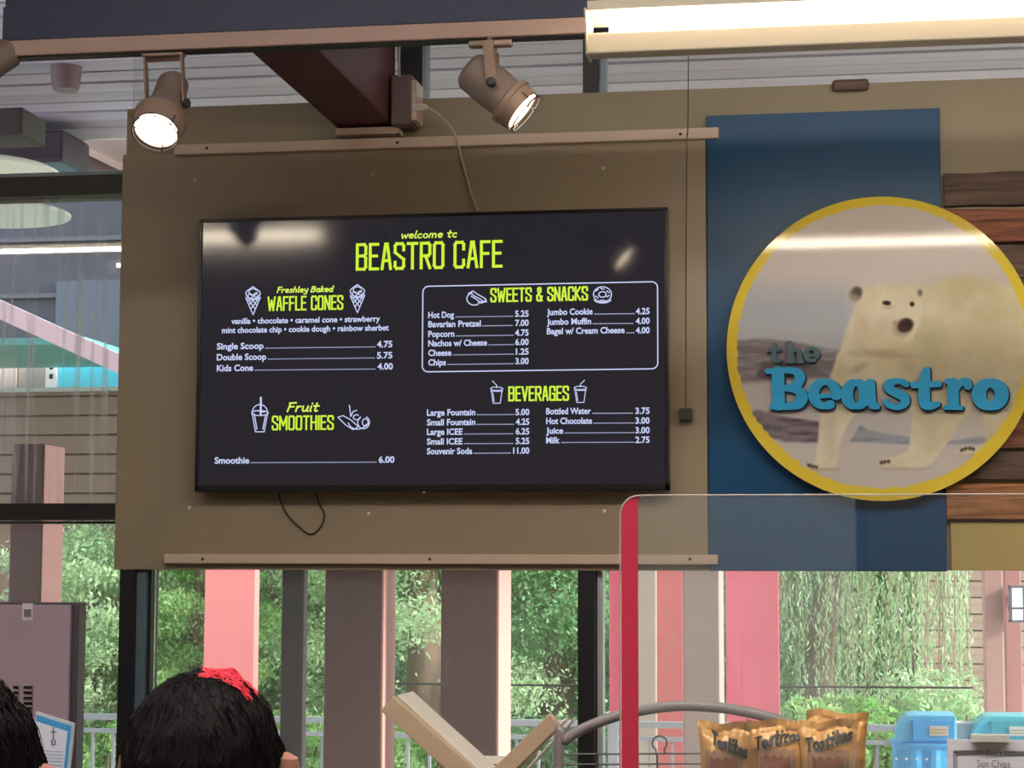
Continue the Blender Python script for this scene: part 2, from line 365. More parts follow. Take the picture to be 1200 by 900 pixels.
w4 = empty('window_4', (PX(900, D), GY, .85), kind='structure', label='glass pane behind the acrylic screen and chip bags')
pane(w4, PX(706, D), X_R, .85, zb)
m = MB().box((PX(678, D), D - .02, .85), (PX(697.5, D), D + .13, zb)).build('mullion', M_frame, w4)
MB().box((PX(699, D), D + .02, .85), (PX(704.5, D), D + .1, zb)).build('mullion_edge', mat('pale frame edge', (190, 192, 196), .4), m)
w5 = empty('window_5', (-1, GY, zt), kind='structure', label='clerestory glazing between the wall top and the deck')
pane(w5, xl, X_R, zt, CEIL)
for a, b in ((469, 495), (683, 700)):
    m = MB().box((PX(a, D, 80), D, zt), (PX(b, D, 80), D + .12, CEIL)).build('mullion', M_frame, w5)
MB().box((PX(703.5, D, 80), D + .02, zt), (PX(709, D, 80), D + .09, CEIL)).build('mullion_edge', M_framegrey, m)
MB().box((X_L, D, zh1), (xl, D + .1, zh1 + .012)).build('sill', M_framegrey, w5)

# ------------------------------------------------------------------ menu board panel, rails, screws
pt = PZ(172, D, 500)
menu_panel = empty('menu_backboard', ((xl + PX(829, D)) / 2, D - .02, zb), 'large taupe backing panel behind the menu screen', 'panel')
MB().box((xl - .004, D - .022, zb - .004), (PX(829, D, 400), D - .001, pt)).build('board', M_panel, menu_panel, bevel=.002)
for sx, sy in ((229, 211), (437, 204), (707, 197), (222, 595), (432, 602), (708, 599)):
    MB().lathe([(.0055, 0), (.0055, .003), (.002, .004)], P(sx, sy, D - .022), (0, -1, 0), 12).build('screw', mat('screw steel', (215, 205, 195), .35, metal=.6), menu_panel)
def rail(px0, px1, pa, pb, label):
    r = empty('metal_rail', P((px0 + px1) / 2, pb, D - .03), label, 'rail')
    z0 = PZ(pb, D - .05, (px0 + px1) / 2); z1 = PZ(pa, D - .05, (px0 + px1) / 2)
    MB().box((PX(px0, D - .05, pa), D - .05, z0), (PX(px1, D - .05, pa), D - .02, z1)).build('bar', M_rail, r, bevel=.003)
    n = 3 if pa < 400 else 2
    for t in ([.06, .41, .93] if pa < 400 else [.07, .48, .95]):
        MB().lathe([(.005, 0), (.004, .003)], P(px0 + (px1 - px0) * t, (pa + pb) / 2 - (t - .5) * (19 if pa < 400 else 0), D - .05), (0, -1, 0), 10).build('screw', M_dark, r)
rail(204, 842, 159, 171.5, 'long beige metal rail along the top of the menu panel')
rail(192, 841, 649.5, 661, 'long beige metal rail along the bottom of the menu panel')
# thin plate under the maroon beam
tag(MB().box((PX(388, D - .06), D - .07, PZ(158, D - .06, 420)), (PX(463, D - .06), D - .001, PZ(150.5, D - .06, 420))).build('shelf_plate', M_rail), 'short beige plate under the end of the maroon beam', 'plate')
# small black sensor right of the screen
sb = MB().box(P(797, 494, D - .022), P(810, 478, D - .055)).build('sensor_box', M_dark, bevel=.004); tag(sb, 'tiny dark sensor box on the panel right of the menu screen', 'sensor')

# blue board
yB = D - .03
bb = MB(); a = P(829.5, 133, yB); b = P(1104.5, 667, yB)
bb.box((PX(829.5, yB, 400), yB, zb - .004), (PX(1105.5, yB, 400), D - .001, PZ(131, yB, 965)))
tag(bb.build('blue_board', M_blue, bevel=.002), 'tall flat blue board behind the round bear sign', 'board')
MB().box(P(975, 106, D - .03), P(1018, 94, D + .0)).build('floodlight', mat('brown casting', (110, 84, 76), .5), bevel=.01, label='small brown fitting on the wall top above the blue board', cat='fitting')
# cream board below the planks
tag(MB().box((PX(1115, D), D - .012, zb), (PX(1330, D), D - .0, PZ(612, D, 1160))).build('cream_board', mat('ochre cream board', (196, 176, 110), .5, vary=.06, scale=4), bevel=.002), 'flat ochre board under the lowest wooden plank', 'board')

# wooden planks
pk = empty('plank_cladding', (PX(1200, D), D, PZ(608, D, 1160)), 'rustic reclaimed wood planks stacked on the wall behind the bear sign', 'cladding')
def wood_mat(name, c1, c2, sc=1):
    m = bpy.data.materials.new(name); m.use_nodes = True; n = m.node_tree; b = n.nodes['Principled BSDF']; b.inputs['Roughness'].default_value = .6
    tc = n.nodes.new('ShaderNodeTexCoord'); mp = n.nodes.new('ShaderNodeMapping'); mp.inputs['Scale'].default_value = (2 * sc, 6, 22 * sc)
    oi = n.nodes.new('ShaderNodeObjectInfo'); av = n.nodes.new('ShaderNodeVectorMath')
    n.links.new(tc.outputs['Object'], av.inputs[0]); n.links.new(oi.outputs['Random'], av.inputs[1]); n.links.new(av.outputs[0], mp.inputs[0])
    nz = n.nodes.new('ShaderNodeTexNoise'); nz.inputs['Scale'].default_value = 1.6; nz.inputs['Detail'].default_value = 8; nz.inputs['Roughness'].default_value = .65; nz.inputs['Distortion'].default_value = 1.2
    n.links.new(mp.outputs[0], nz.inputs['Vector']); rp = n.nodes.new('ShaderNodeValToRGB'); rp.color_ramp.elements[0].position = .34; rp.color_ramp.elements[1].position = .66
    rp.color_ramp.elements[0].color = (*lin(c1), 1); rp.color_ramp.elements[1].color = (*lin(c2), 1)
    n.links.new(nz.outputs[0], rp.inputs[0]); n.links.new(rp.outputs[0], b.inputs['Base Color'])
    bp = n.nodes.new('ShaderNodeBump'); bp.inputs['Strength'].default_value = .5; bp.inputs['Distance'].default_value = .004
    n.links.new(nz.outputs[0], bp.inputs['Height']); n.links.new(bp.outputs[0], b.inputs['Normal']); return m
WD = [wood_mat('wood dark', (62, 46, 42), (112, 84, 74)), wood_mat('wood red', (92, 52, 38), (172, 104, 76)), wood_mat('wood orange', (110, 66, 34), (198, 136, 84))]
rows = [(202, 240, 0, 1106), (245, 284, 1, 1108), (288, 325, 0, 1108), (329, 366, 1, 1108), (370, 406, 0, 1108), (410, 446, 1, 1108), (450, 485, 0, 1108), (489, 525, 1, 1108), (529, 562, 0, 1108), (567, 608, 2, 1109)]
for i, (a, b, k, px) in enumerate(rows):
    th = (.03, .038, .028, .036)[i % 4]; z0 = PZ(b, D - th, 1150); z1 = PZ(a, D - th, 1150); x0 = PX(px, D - th, a); x1 = PX(1420, D - th)
    mb = MB(); n = 26; vs = []
    for j in range(n + 1):
        x = x0 + (x1 - x0) * j / n
        e = [.0035 * mnoise.noise(Vector((x * 9, i * 3.1, q * 5.7))) for q in range(4)]
        vs += [(x, D - th + abs(e[2]), z0 + e[0]), (x, D - th + abs(e[3]), z1 + e[1]), (x, D - .001, z1 + e[1]), (x, D - .001, z0 + e[0])]
    fs = [(0, 1, 2, 3), (4 * n + 3, 4 * n + 2, 4 * n + 1, 4 * n)]
    for j in range(n):
        q = 4 * j
        fs += [(q, q + 4, q + 5, q + 1), (q + 1, q + 5, q + 6, q + 2), (q + 2, q + 6, q + 7, q + 3), (q + 3, q + 7, q + 4, q)]
    mb.add(vs, fs).build('wood_plank', WD[k], pk, label=('dark brown plank', 'reddish brown plank', 'orange brown plank')[k])

# ================================================================== MENU SCREEN
TY = D - .10
tv = empty('menu_screen', P(508, 575, D - .05), 'large black wall screen showing the cafe menu in green and white', 'screen')
c00 = P(231, 575, TY); x0 = (P(234.5, 258, TY).x + P(228, 575, TY).x) / 2; x1 = (P(781.5, 243, TY).x + P(784.5, 573, TY).x) / 2
z0 = PZ(575, TY, 500); z1 = PZ(250, TY, 510); bz = .011
fr = MB()
fr.box((x0, TY - .006, z0), (x1, D - .045, z0 + .018)); fr.box((x0, TY - .006, z1 - bz), (x1, D - .045, z1))
fr.box((x0, TY - .006, z0), (x0 + bz, D - .045, z1)); fr.box((x1 - bz, TY - .006, z0), (x1, D - .045, z1)); fr.box((x0 + .01, TY + .02, z0 + .01), (x1 - .01, D - .045, z1 - .01))
fr.build('bezel', mat('screen bezel', (26, 24, 27), .28), tv, bevel=.0015)
MB().box((PX(400, D), D - .05, z0 + .2), (PX(620, D), D - .02, z1 - .2)).build('wall_bracket', M_dark, tv)
scr = MB().box((x0 + bz, TY - .001, z0 + .018), (x1 - bz, TY + .018, z1 - bz)).build('display', mat('display glass', (10, 10, 13), .075, spec=.6, emit=.06, emit_rgb=(150, 142, 165)), tv)  # grey emission also carries the hazy room reflection on the black screen
MB().lathe([(.004, 0), (.004, .002)], P(497, 577, TY - .007), (0, -1, 0), 8).build('indicator', M_white, tv)
M_green = mat('menu green', (10, 12, 4), .5, emit=1.0, emit_rgb=(205, 240, 60))
M_txt = mat('menu pale blue white', (10, 10, 12), .5, emit=.92, emit_rgb=(205, 215, 255))
M_grn2 = mat('menu yellow green', (10, 12, 4), .5, emit=1.0, emit_rgb=(210, 240, 90))
TT, TB = TY - .0025, TY - .0014
def head(t, a, b, yb, yt, th): m = MB(); stroke_text(m, t, HEAD, a, b, yb, yt, th, TT, TB, True); m.build('menu_heading', M_green, scr)
def hand(t, a, b, yb, yt, th=1.5, hh=8.5): m = MB(); stroke_text(m, t, HAND, a, b, yb, yt, th, TT, TB, False, .12, h=hh, gap=1.3); m.build('menu_heading', M_grn2, scr)
hand('welcome tc', 469.5, 535.5, 280, 270.3); head('BEASTRO CAFE', 416.8, 588.8, 317.2, 285.2, 3.4)
hand('Freshley Baked', 324, 390.2, 343.6, 335.8, 1.35); head('WAFFLE CONES', 313.3, 402.1, 364.5, 347.5, 2.0)
head('SWEETS & SNACKS', 574.5, 689, 354.3, 337.6, 2.1); hand('Fruit', 335.8, 373.3, 483.2, 471, 1.9)
head('SMOOTHIES', 318.4, 391, 504.3, 487.2, 2.0); head('BEVERAGES', 595.5, 666.8, 470.3, 452.8, 2.1)
def line(t, a, b, yb, cap): m = MB(); font_text(m, t, a, b, yb, cap, TT, 0, .027); m.build('menu_line', M_txt, scr)
line('vanilla \u2022 chocolate \u2022 caramel cone \u2022 strawberry', 271, 445.3, 379.6, 6.6)
line('mint chocolate chip \u2022 cookie dough \u2022 rainbow sherbet', 260, 455.5, 390.3, 6.6)
def row(t, a, b, yb, price, pa, pb, yp, cap=7.3):
    m = MB(); font_text(m, t, a, b, yb, cap, TT, 0, .027); font_text(m, price, pa, pb, yp, cap, TT, 0, .027)
    x = b + 2.5; n = int((pa - 2 - x) / 2.0)
    for i in range(n + 1):
        q = x + i * 2.0; yy = yb + (yp - yb) * (q - a) / (pb - a) - .2; c = P(q, yy, TT); s = .0013
        m.add([(c.x - s, TT, c.z), (c.x + s, TT, c.z), (c.x + s, TT, c.z + .003), (c.x - s, TT, c.z + .003)], [(0, 1, 2, 3)])
    m.build('menu_line', M_txt, scr)
row('Single Scoop', 254, 308.8, 409.4, '4.75', 441.7, 459.8, 407); row('Double Scoop', 254, 312, 422.2, '5.75', 441.7, 459.8, 420); row('Kids Cone', 254, 296.6, 435, '4.00', 442.3, 460.4, 433)
row('Smoothie', 251.4, 292, 543.2, '6.00', 443.8, 462.2, 542.2)
for t, e, yb, p, pl in (('Hot Dog', 532, 372.6, '5.25', 603.5), ('Bavarian Pretzel', 563.5, 383.4, '7.00', 603.8), ('Popcorn', 532.5, 394.9, '4.75', 603.5), ('Nachos w/ Cheese', 570.8, 405.8, '6.00', 603.8), ('Cheese', 529, 417, '1.25', 604.5), ('Chips', 522.5, 428.2, '3.00', 604)):
    row(t, 501.8, e, yb, p, pl, 619.5, yb - 1.5, 7)
for t, e, yb, p in (('Jumbo Cookie', 694.5, 369.2, '4.25'), ('Jumbo Muffin', 692.8, 380.6, '4.00'), ('Bagel w/ Cream Cheese', 732, 391.6, '4.00')):
    row(t, 640.8, e, yb, p, 745, 761.3, yb - 1, 7)
for t, e, yb, p, pl in (('Large Fountain', 557, 487, '5.00', 604), ('Small Fountain', 557, 498.4, '4.25', 604.3), ('Large ICEE', 542, 509.6, '6.25', 604.3), ('Small ICEE', 542, 520.9, '5.25', 604.3), ('Souvenir Soda', 553.5, 532.2, '11.00', 601.3)):
    row(t, 500.3, e, yb, p, pl, 620.3, yb - .6, 7)
for t, e, yb, p in (('Bottled Water', 692.5, 485.4, '3.75'), ('Hot Chocolate', 693.8, 496.9, '3.00'), ('Juice', 660, 508.2, '3.00'), ('Milk', 656, 519.4, '2.75')):
    row(t, 640, e, yb, p, 744.6, 761.3, yb - .5, 7)
# line drawings; given in pixels of the photograph
def icon(strokes, th=1.0):
    m = MB()
    for st in strokes:
        q = [P(a, b, TT) for a, b in st]
        for p, r in zip(q, q[1:]): m.capsule((p.x, p.z), (r.x, r.z), th * D / F / 2, th * D / F / 2, TT, TB, lambda a, b: (a, b), 4)
    m.build('menu_drawing', M_txt, scr)
def cone(cx, y0):
    s = [[(cx - 8.6, y0 + 13), (cx - 5, y0 + 15.5), (cx + 5, y0 + 15), (cx + 8.6, y0 + 12.5), (cx, y0 + 33), (cx - 8.6, y0 + 13)], arc(cx, y0 + 8, 8.4, 6.5, -10, 190), arc(cx, y0 + 8, 8.4, 5.5, 160, 380), arc(cx, y0 + 6.5, 5, 4, 0, 330), [(cx - 4, y0 + 3), (cx, y0), (cx + 4.5, y0 + 3.5)],
         arc(cx - 3, y0 + 11, 3, 2.5, 0, 300), arc(cx + 3.5, y0 + 10, 2.7, 2.5, 0, 300)]
    s += [[(cx - 6, y0 + 15), (cx + 2.5, y0 + 26)], [(cx - 1, y0 + 15), (cx + 4.5, y0 + 22)], [(cx + 6, y0 + 15), (cx - 2.5, y0 + 26)], [(cx + 1.5, y0 + 15), (cx - 4.5, y0 + 21)]]
    icon(s, 1.1)
cone(296.5, 335.8); cone(418.8, 333.4)
def cup(cx, y0, f=1):
    icon([[(cx - 6.5, y0 + 9.5), (cx - 4.2, y0 + 26), (cx + 4.2, y0 + 26), (cx + 6.5, y0 + 9.5)], arc(cx, y0 + 9, 7.4, 2.1, 0, 360), [(cx - 7, y0 + 12), (cx + 7, y0 + 12)], [(cx, y0 + 8), (cx - .3 * f, y0 + 4.5), (cx - 5 * f, y0)], [(cx - 4.5, y0 + 14), (cx - 3, y0 + 24)]], .9)
cup(582, 446.5); cup(680, 445.5, -1)
icon([[(295.5, 484), (299.3, 506), (309.5, 506), (313.5, 484)], arc(304.5, 484, 10, 3, 0, 360), arc(304.5, 483.5, 9, 9.5, 180, 360), [(305, 486), (305.2, 465.5)], [(306, 486), (306.2, 465.5)], [(298, 485), (301, 503)], [(299, 481), (310, 483)], [(311, 487), (308, 503)]], 1.1)
icon([[(396, 489), (402, 487), (411, 492), (420, 500), (414, 503.5), (405, 498), (396, 489)], arc(419, 494, 11, 9, 20, 170, 8), arc(426, 495, 7, 7.5, -60, 240, 10), arc(428, 495, 3.5, 4.5, 0, 360), [(411, 488), (409.5, 475)], [(411, 488), (414, 482), (418, 481)], arc(418, 489, 4, 3, 0, 300)], 1.1)
icon([arc(556, 350, 9, 7.5, 60, 250), [(549, 344), (554, 341), (560, 345), (569, 350), (570, 354)], [(552, 347), (557, 350), (563, 354), (569, 353)], [(551, 343), (556, 347), (562, 350), (568, 354)], arc(563, 351, 6, 4, 0, 120)], 1.2)
icon([arc(706, 345, 10.6, 9, 0, 360, 18), arc(706, 345, 4.5, 3.4, 0, 360), arc(706, 350.5, 10, 4.5, 10, 170), [(698, 341), (701, 339)], [(704, 338), (708, 339)], [(711, 341), (714, 343)], [(698, 347), (701, 349)], [(711, 348), (714, 346)], [(703, 352), (709, 352)]], 1.2)
# rounded box round the sweets and snacks
a = P(494.8, 435.8, TT); b = P(770.5, 330, TT); r = .018; pts = []
for cx, cz, s in ((b.x - r, b.z - r, 0), (a.x + r, b.z - r, 90), (a.x + r, a.z + r, 180), (b.x - r, a.z + r, 270)): pts += arc(cx, cz, r, r, s, s + 90, 6)
m = MB(); pts.append(pts[0])
for p, q in zip(pts, pts[1:]): m.capsule(p, q, .0017, .0017, TT, TB, lambda a, b: (a, b), 4)
m.build('menu_border', M_txt, scr)

# cables
def cable(name, pts, r, m, label, Y=None):
    q = bez([P(a, b, y) for a, b, y in pts], 8)
    tag(MB().tube(q, r, 7).build(name, m, smooth=True), label, 'cable')
cable('white_cable', [(486, 126, D - .13), (497, 125, D - .13), (510, 131, D - .1), (525, 145, D - .06), (534, 160, D - .062), (542, 190, D - .03), (551, 222, D - .035), (560, 247, D - .06)], .0035, mat('cream cable', (206, 186, 160), .5), 'thin cream cable running from the junction box down to the screen')
cable('hanging_cord', [(467, 40, D - .12), (467, 60, D - .12), (468, 90, D - .12)], .0045, mat('grey cord', (170, 165, 165), .5), 'pale grey cord dropping into the top of the junction box')
cable('thin_cable', [(807, 40, D - .3), (806, 150, D - .14), (805, 166, D - .06), (804, 300, D - .028), (803.5, 479, D - .04)], .0014, mat('dark thin cord', (60, 50, 46), .5), 'hair-thin dark cord running down to the sensor box')
cable('black_cable', [(327, 572, D - .05), (328, 585, D - .035), (336, 602, D - .03), (350, 617, D - .03), (364, 626, D - .03), (376, 617, D - .03), (380, 603, D - .03), (374, 590, D - .035), (369, 572, D - .05)], .0024, M_black, 'thin black cable looping below the menu screen')

# ================================================================== ROUND SIGN
SY = D - .085
sc_ = P(1031.5, 407.5, SY); SR = (P(1032, 229.5, SY).z - P(1032, 586, SY).z) / 2
sign = empty('round_sign', (sc_.x, D, sc_.z - SR), 'big round yellow-rimmed sign showing a polar bear and blue lettering', 'sign')
MB().lathe([(SR, 0), (SR, .012)], (sc_.x, SY + .014, sc_.z), (0, -1, 0), 96).build('backing_disc', mat('sign edge', (60, 50, 34), .5), sign)
for sx_ in (-.2, .2):
    MB().box((sc_.x + sx_ - .02, SY + .013, sc_.z - .2), (sc_.x + sx_ + .02, D - .02, sc_.z + .2)).build('standoff', M_dark, sign)
def vnoise(x, y, seed=0):
    xi = np.floor(x); yi = np.floor(y); xf = x - xi; yf = y - yi; xf = xf * xf * (3 - 2 * xf); yf = yf * yf * (3 - 2 * yf)
    h = lambda a, b: np.modf(np.abs(np.sin(a * 127.1 + b * 311.7 + seed * 74.7) * 43758.5453))[0]
    return (h(xi, yi) * (1 - xf) + h(xi + 1, yi) * xf) * (1 - yf) + (h(xi, yi + 1) * (1 - xf) + h(xi + 1, yi + 1) * xf) * yf
def fbm(x, y, seed=0): return (vnoise(x, y, seed) * .5 + vnoise(x * 2.1, y * 2.1, seed + 1) * .28 + vnoise(x * 4.3, y * 4.3, seed + 2) * .22)
NR, NA = 190, 460
rr = np.linspace(.0012, 1, NR); aa = np.arange(NA) * 2 * np.pi / NA
gx = sc_.x + SR * np.outer(rr, np.cos(aa)).ravel(); gz = sc_.z + SR * np.outer(rr, np.sin(aa)).ravel()
gx = np.append(gx, sc_.x); gz = np.append(gz, sc_.z)
V = np.stack([gx, np.full_like(gx, SY), gz], 1)
idx = np.arange(NR * NA).reshape(NR, NA)
Q = np.stack([idx[:-1], idx[1:], np.roll(idx[1:], -1, 1), np.roll(idx[:-1], -1, 1)], -1).reshape(-1, 4)
T = np.stack([np.full(NA, NR * NA), idx[0], np.roll(idx[0], -1), np.full(NA, NR * NA)], 1)
ppx, ppy = proj(gx, SY, gz); u = (ppx - 840) * 2.25; v = (ppy - 200) * 2.25     # drawing grid of the print
def sd_poly(pts, smooth=True):
    if smooth: pts = [tuple(p) for p in bez([Vector(p) for p in pts + [pts[0]]], 4)][:-1]
    d = np.full(u.shape, 1e9); ins = np.zeros(u.shape, bool); n = len(pts)
    for i in range(n):
        ax, ay = pts[i]; bx, by = pts[(i + 1) % n]; ex, ey = bx - ax, by - ay
        t = np.clip(((u - ax) * ex + (v - ay) * ey) / (ex * ex + ey * ey + 1e-9), 0, 1)
        d = np.minimum(d, np.hypot(u - ax - t * ex, v - ay - t * ey))
        if ay != by: ins ^= ((ay > v) != (by > v)) & (u < ex * (v - ay) / (by - ay) + ax)
    return np.where(ins, -d, d)
def msk(sd, soft=4): t = np.clip(.5 - sd / (2 * soft), 0, 1); return t * t * (3 - 2 * t)
def ell(cx, cy, a, b, soft=.25, rot=0):
    c, s = math.cos(rot), math.sin(rot); x = ((u - cx) * c + (v - cy) * s) / a; y = (-(u - cx) * s + (v - cy) * c) / b
    return np.clip((1 + soft - np.hypot(x, y)) / (2 * soft), 0, 1)
C = np.zeros((len(u), 3))
def setc(mask, col):
    global C
    col = np.array(col, float) if not isinstance(col, np.ndarray) else col
    C = C * (1 - mask[:, None]) + col * mask[:, None]
setc(np.ones_like(u), (220, 210, 208))
setc(np.clip((v - 270) / 90, 0, 1) * np.clip((330 + (u > 300) * 0 - u) / 60 + 1, 0, 1), (184, 190, 202))
setc(np.clip((v - 300) / 160, 0, 1) * .6, (190, 190, 200))
n1 = fbm(u / 70, v / 9, 3)
st = (v > 440) * 1.0
sea = msk(sd_poly([(40, 452), (140, 445), (300, 470), (330, 480), (330, 545), (250, 520), (160, 560), (50, 560)]), 6)
setc(sea * np.clip(n1 * 2.2 - .3, 0, 1), (118, 108, 116)); setc(sea * .5, (150, 142, 150))
setc(msk(sd_poly([(120, 505), (180, 500), (250, 515), (300, 540), (290, 555), (200, 560), (110, 545)]), 6) * .75, (104, 96, 104))
setc(msk(sd_poly([(60, 560), (260, 548), (340, 560), (600, 610), (830, 620), (830, 900), (60, 900)]), 10), (204, 198, 200))
rock = msk(sd_poly([(70, 640), (110, 632), (190, 650), (268, 662), (272, 718), (180, 716), (130, 700), (80, 680)], False), 4)
setc(rock, (140, 130, 138)); setc(rock * np.clip(n1 * 3 - 1.2, 0, 1), (92, 84, 98))
ice = msk(sd_poly([(350, 715), (378, 672), (400, 684), (440, 692), (520, 704), (620, 712), (700, 700), (760, 722), (520, 722)], False), 4)
setc(ice, (160, 164, 176)); setc(ice * np.clip(n1 * 3 - 1.5, 0, 1), (120, 122, 138))
setc(np.clip((v - 722) / 20, 0, 1), (208, 200, 198))
fur = fbm(u / 30, v / 40, 9); big = fbm(u / 110, v / 90, 12)
bear = (np.array((226, 217, 192)) + (big - .5)[:, None] * np.array((34, 36, 58)) + (fur - .5)[:, None] * 14)
parts = [[(325, 470), (345, 410), (372, 340), (400, 308), (470, 302), (540, 305), (600, 286), (680, 278), (750, 300), (850, 360), (870, 640), (790, 650), (700, 600), (600, 620), (540, 640), (460, 600), (400, 600), (330, 570), (315, 520)],
 [(690, 560), (700, 640), (712, 700), (690, 728), (640, 736), (640, 750), (720, 750), (800, 710), (850, 560)],
 [(320, 480), (282, 600), (268, 700), (258, 770), (250, 786), (308, 790), (330, 700), (372, 630), (420, 560)],
 [(490, 560), (514, 640), (510, 700), (500, 742), (440, 762), (428, 778), (470, 786), (552, 780), (600, 730), (630, 680), (670, 600)]]
for i, p in enumerate(parts): setc(msk(sd_poly(p), 7 if i == 0 else 5), bear * (.97 if i == 1 else 1))
setc(ell(600, 500, 90, 110, .9) * .35, (178, 166, 132)); setc(ell(740, 420, 60, 120, .9) * .3, (190, 176, 130)); setc(ell(640, 300, 70, 22, .9) * .4, (196, 186, 140))
setc(ell(560, 470, 35, 60, .9) * .35, (180, 172, 130)); setc(ell(300, 700, 18, 70, .8) * .3, (188, 176, 140)); setc(ell(560, 680, 30, 60, .8) * .25, (188, 178, 142))
setc(ell(700, 640, 60, 50, .8) * .25, (186, 176, 144)); setc(ell(570, 600, 60, 40, .8) * .3, (178, 166, 130))
head_sd = sd_poly([(372, 350), (392, 312), (440, 300), (500, 302), (532, 322), (542, 370), (528, 420), (505, 452), (470, 462), (430, 470), (395, 460), (372, 420)])
setc(msk(head_sd, 8), bear * 1.02)
setc(msk(np.abs(sd_poly([(372, 470), (430, 478), (500, 470), (528, 430), (500, 500), (440, 492)])), 6) * .25, (176, 156, 126))
setc(ell(385, 420, 16, 34, .9) * .4, (200, 168, 140)); setc(ell(432, 408, 26, 26, .9) * .35, (190, 172, 146)); setc(ell(425, 482, 60, 9, .7) * .6, (186, 162, 140))
setc(ell(375, 520, 22, 9, .8, -.5) * .55, (176, 148, 126)); setc(ell(505, 515, 16, 20, .8) * .35, (184, 162, 134)); setc(ell(480, 490, 40, 5, .8) * .4, (176, 152, 132))
setc(ell(366, 325, 17, 20, .18, .3), (168, 152, 140)); setc(ell(370, 320, 12, 13, .4, .3), (104, 92, 90)); setc(ell(364, 334, 8, 9, .5) * .6, (180, 168, 158))
setc(ell(535, 322, 9, 11, .35), (196, 184, 160)); setc(ell(536, 322, 5, 7, .5), (120, 110, 96))
setc(ell(448, 349, 11, 6, .35, .1), (58, 46, 42)); setc(ell(515, 352, 6, 6.5, .35), (58, 46, 42)); setc(ell(450, 360, 14, 5, .9) * .35, (150, 132, 108))
setc(ell(490, 414, 22, 19, .5, -.4) * .8, (150, 124, 116)); setc(ell(497, 408, 21, 18, .2, -.5), (82, 64, 66)); setc(ell(505, 402, 12, 10, .6) * .5, (54, 42, 46)); setc(ell(470, 400, 7, 6, .8) * .5, (160, 136, 122))
for cx, cy in ((243, 777), (252, 780), (262, 782), (434, 770), (443, 768), (453, 767), (646, 737), (656, 733), (667, 732), (676, 734)): setc(ell(cx, cy, 4.5, 5, .5, .5), (84, 70, 62))
setc(ell(285, 788, 34, 4, .6) * .5, (160, 146, 130)); setc(ell(495, 786, 60, 4, .6) * .45, (176, 162, 148)); setc(ell(700, 751, 60, 4, .6) * .5, (170, 156, 140))
# painted yellow rim with a brushed inner edge
rad = np.hypot(gx - sc_.x, gz - sc_.z) / SR; ang = np.arctan2(gz - sc_.z, gx - sc_.x)
edge = .93 - .012 * (vnoise(ang * 14, ang * 0, 5) - .5) + .018 * (vnoise(ang * 60, ang * 0, 8) - .5) * (np.sin(ang * 2 + .6) > -.2) - .012 * np.cos(ang + 1.5)
setc(np.clip((rad - edge) * 160 + .5, 0, 1), (236, 210, 78))
so_ = mesh_np('printed_face', V, np.vstack([Q]), mat('sign print', (255, 255, 255), .07, vcol=True, spec=.34), sign)
ca = so_.data.color_attributes.new('print', 'FLOAT_COLOR', 'POINT')
Cl = C / 255; Cl = np.where(Cl <= .04045, Cl / 12.92, ((Cl + .055) / 1.055) ** 2.4)
ca.data.foreach_set('color', np.hstack([Cl, np.ones((len(Cl), 1))]).astype(np.float32).ravel())
so_.data.polygons.foreach_set('use_smooth', [True] * len(so_.data.polygons))
# raised letters, drawn on a grid 3.75 times the photograph
def gl(a, b): p = P(880 + a / 3.75, 380 + b / 3.75, SY - .02); return (p.x, p.z)
def circ(cx, cy, rx, ry, r, a0=0, a1=360, n=18, thick=None):
    pts = arc(cx, cy, rx, ry, a0, a1, n); return [(p[0], p[1], (thick(math.radians(a0 + (a1 - a0) * i / n)) if thick else r)) for i, p in enumerate(pts)]
fat = lambda lo, hi: (lambda t: lo + (hi - lo) * abs(math.cos(t)))
BIG = [
 [[(118, 212, 27), (122, 352, 27)], [(72, 206, 11), (118, 206, 14)], [(95, 362, 13), (130, 362, 14)], [(130, 202, 12), (188, 204, 15), (212, 222, 22), (214, 244, 22), (196, 268, 18), (150, 277, 9)], [(150, 284, 9), (200, 288, 17), (222, 308, 24), (222, 332, 25), (200, 354, 20), (130, 364, 12)]],
 [circ(325, 306, 50, 53, 0, 5, -300, 20, fat(13, 24)), [(295, 316, 9), (384, 312, 10)]],
 [circ(462, 308, 40, 52, 0, 0, 360, 20, fat(13, 26)), [(524, 258, 20), (530, 345, 21), (556, 362, 11)]],
 [[(682, 262, 15), (655, 250, 12), (615, 256, 17), (604, 278, 20), (640, 302, 20), (672, 318, 21), (676, 344, 19), (645, 364, 13), (605, 354, 13), (592, 340, 12)]],
 [[(778, 195, 9), (766, 225, 22), (762, 335, 25), (785, 358, 19), (822, 350, 11)], [(716, 266, 15), (826, 262, 13)]],
 [[(888, 258, 23), (890, 352, 24)], [(862, 250, 12), (888, 250, 14)], [(856, 366, 10), (924, 366, 10)], [(902, 284, 12), (922, 256, 15), (948, 252, 17), (954, 268, 19)]],
 [circ(1052, 308, 50, 50, 0, 0, 360, 22, fat(18, 30))]]
SMALL = [
 [[(104, 84, 6), (100, 95, 10), (103, 148, 11), (116, 162, 8), (134, 158, 6)], [(78, 116, 6), (132, 112, 6)]],
 [[(170, 86, 11), (174, 160, 11)], [(160, 78, 6), (172, 78, 7)], [(178, 124, 8), (197, 110, 9), (212, 120, 10), (214, 160, 11)], [(158, 166, 6), (186, 166, 6)], [(206, 166, 6), (226, 166, 6)]],
 [circ(266, 132, 25, 28, 0, 10, -300, 16, fat(7, 12)), [(250, 138, 5), (300, 134, 6)]]]
U = P(880 + 1 / 3.75, 400, SY).x - P(880, 400, SY).x
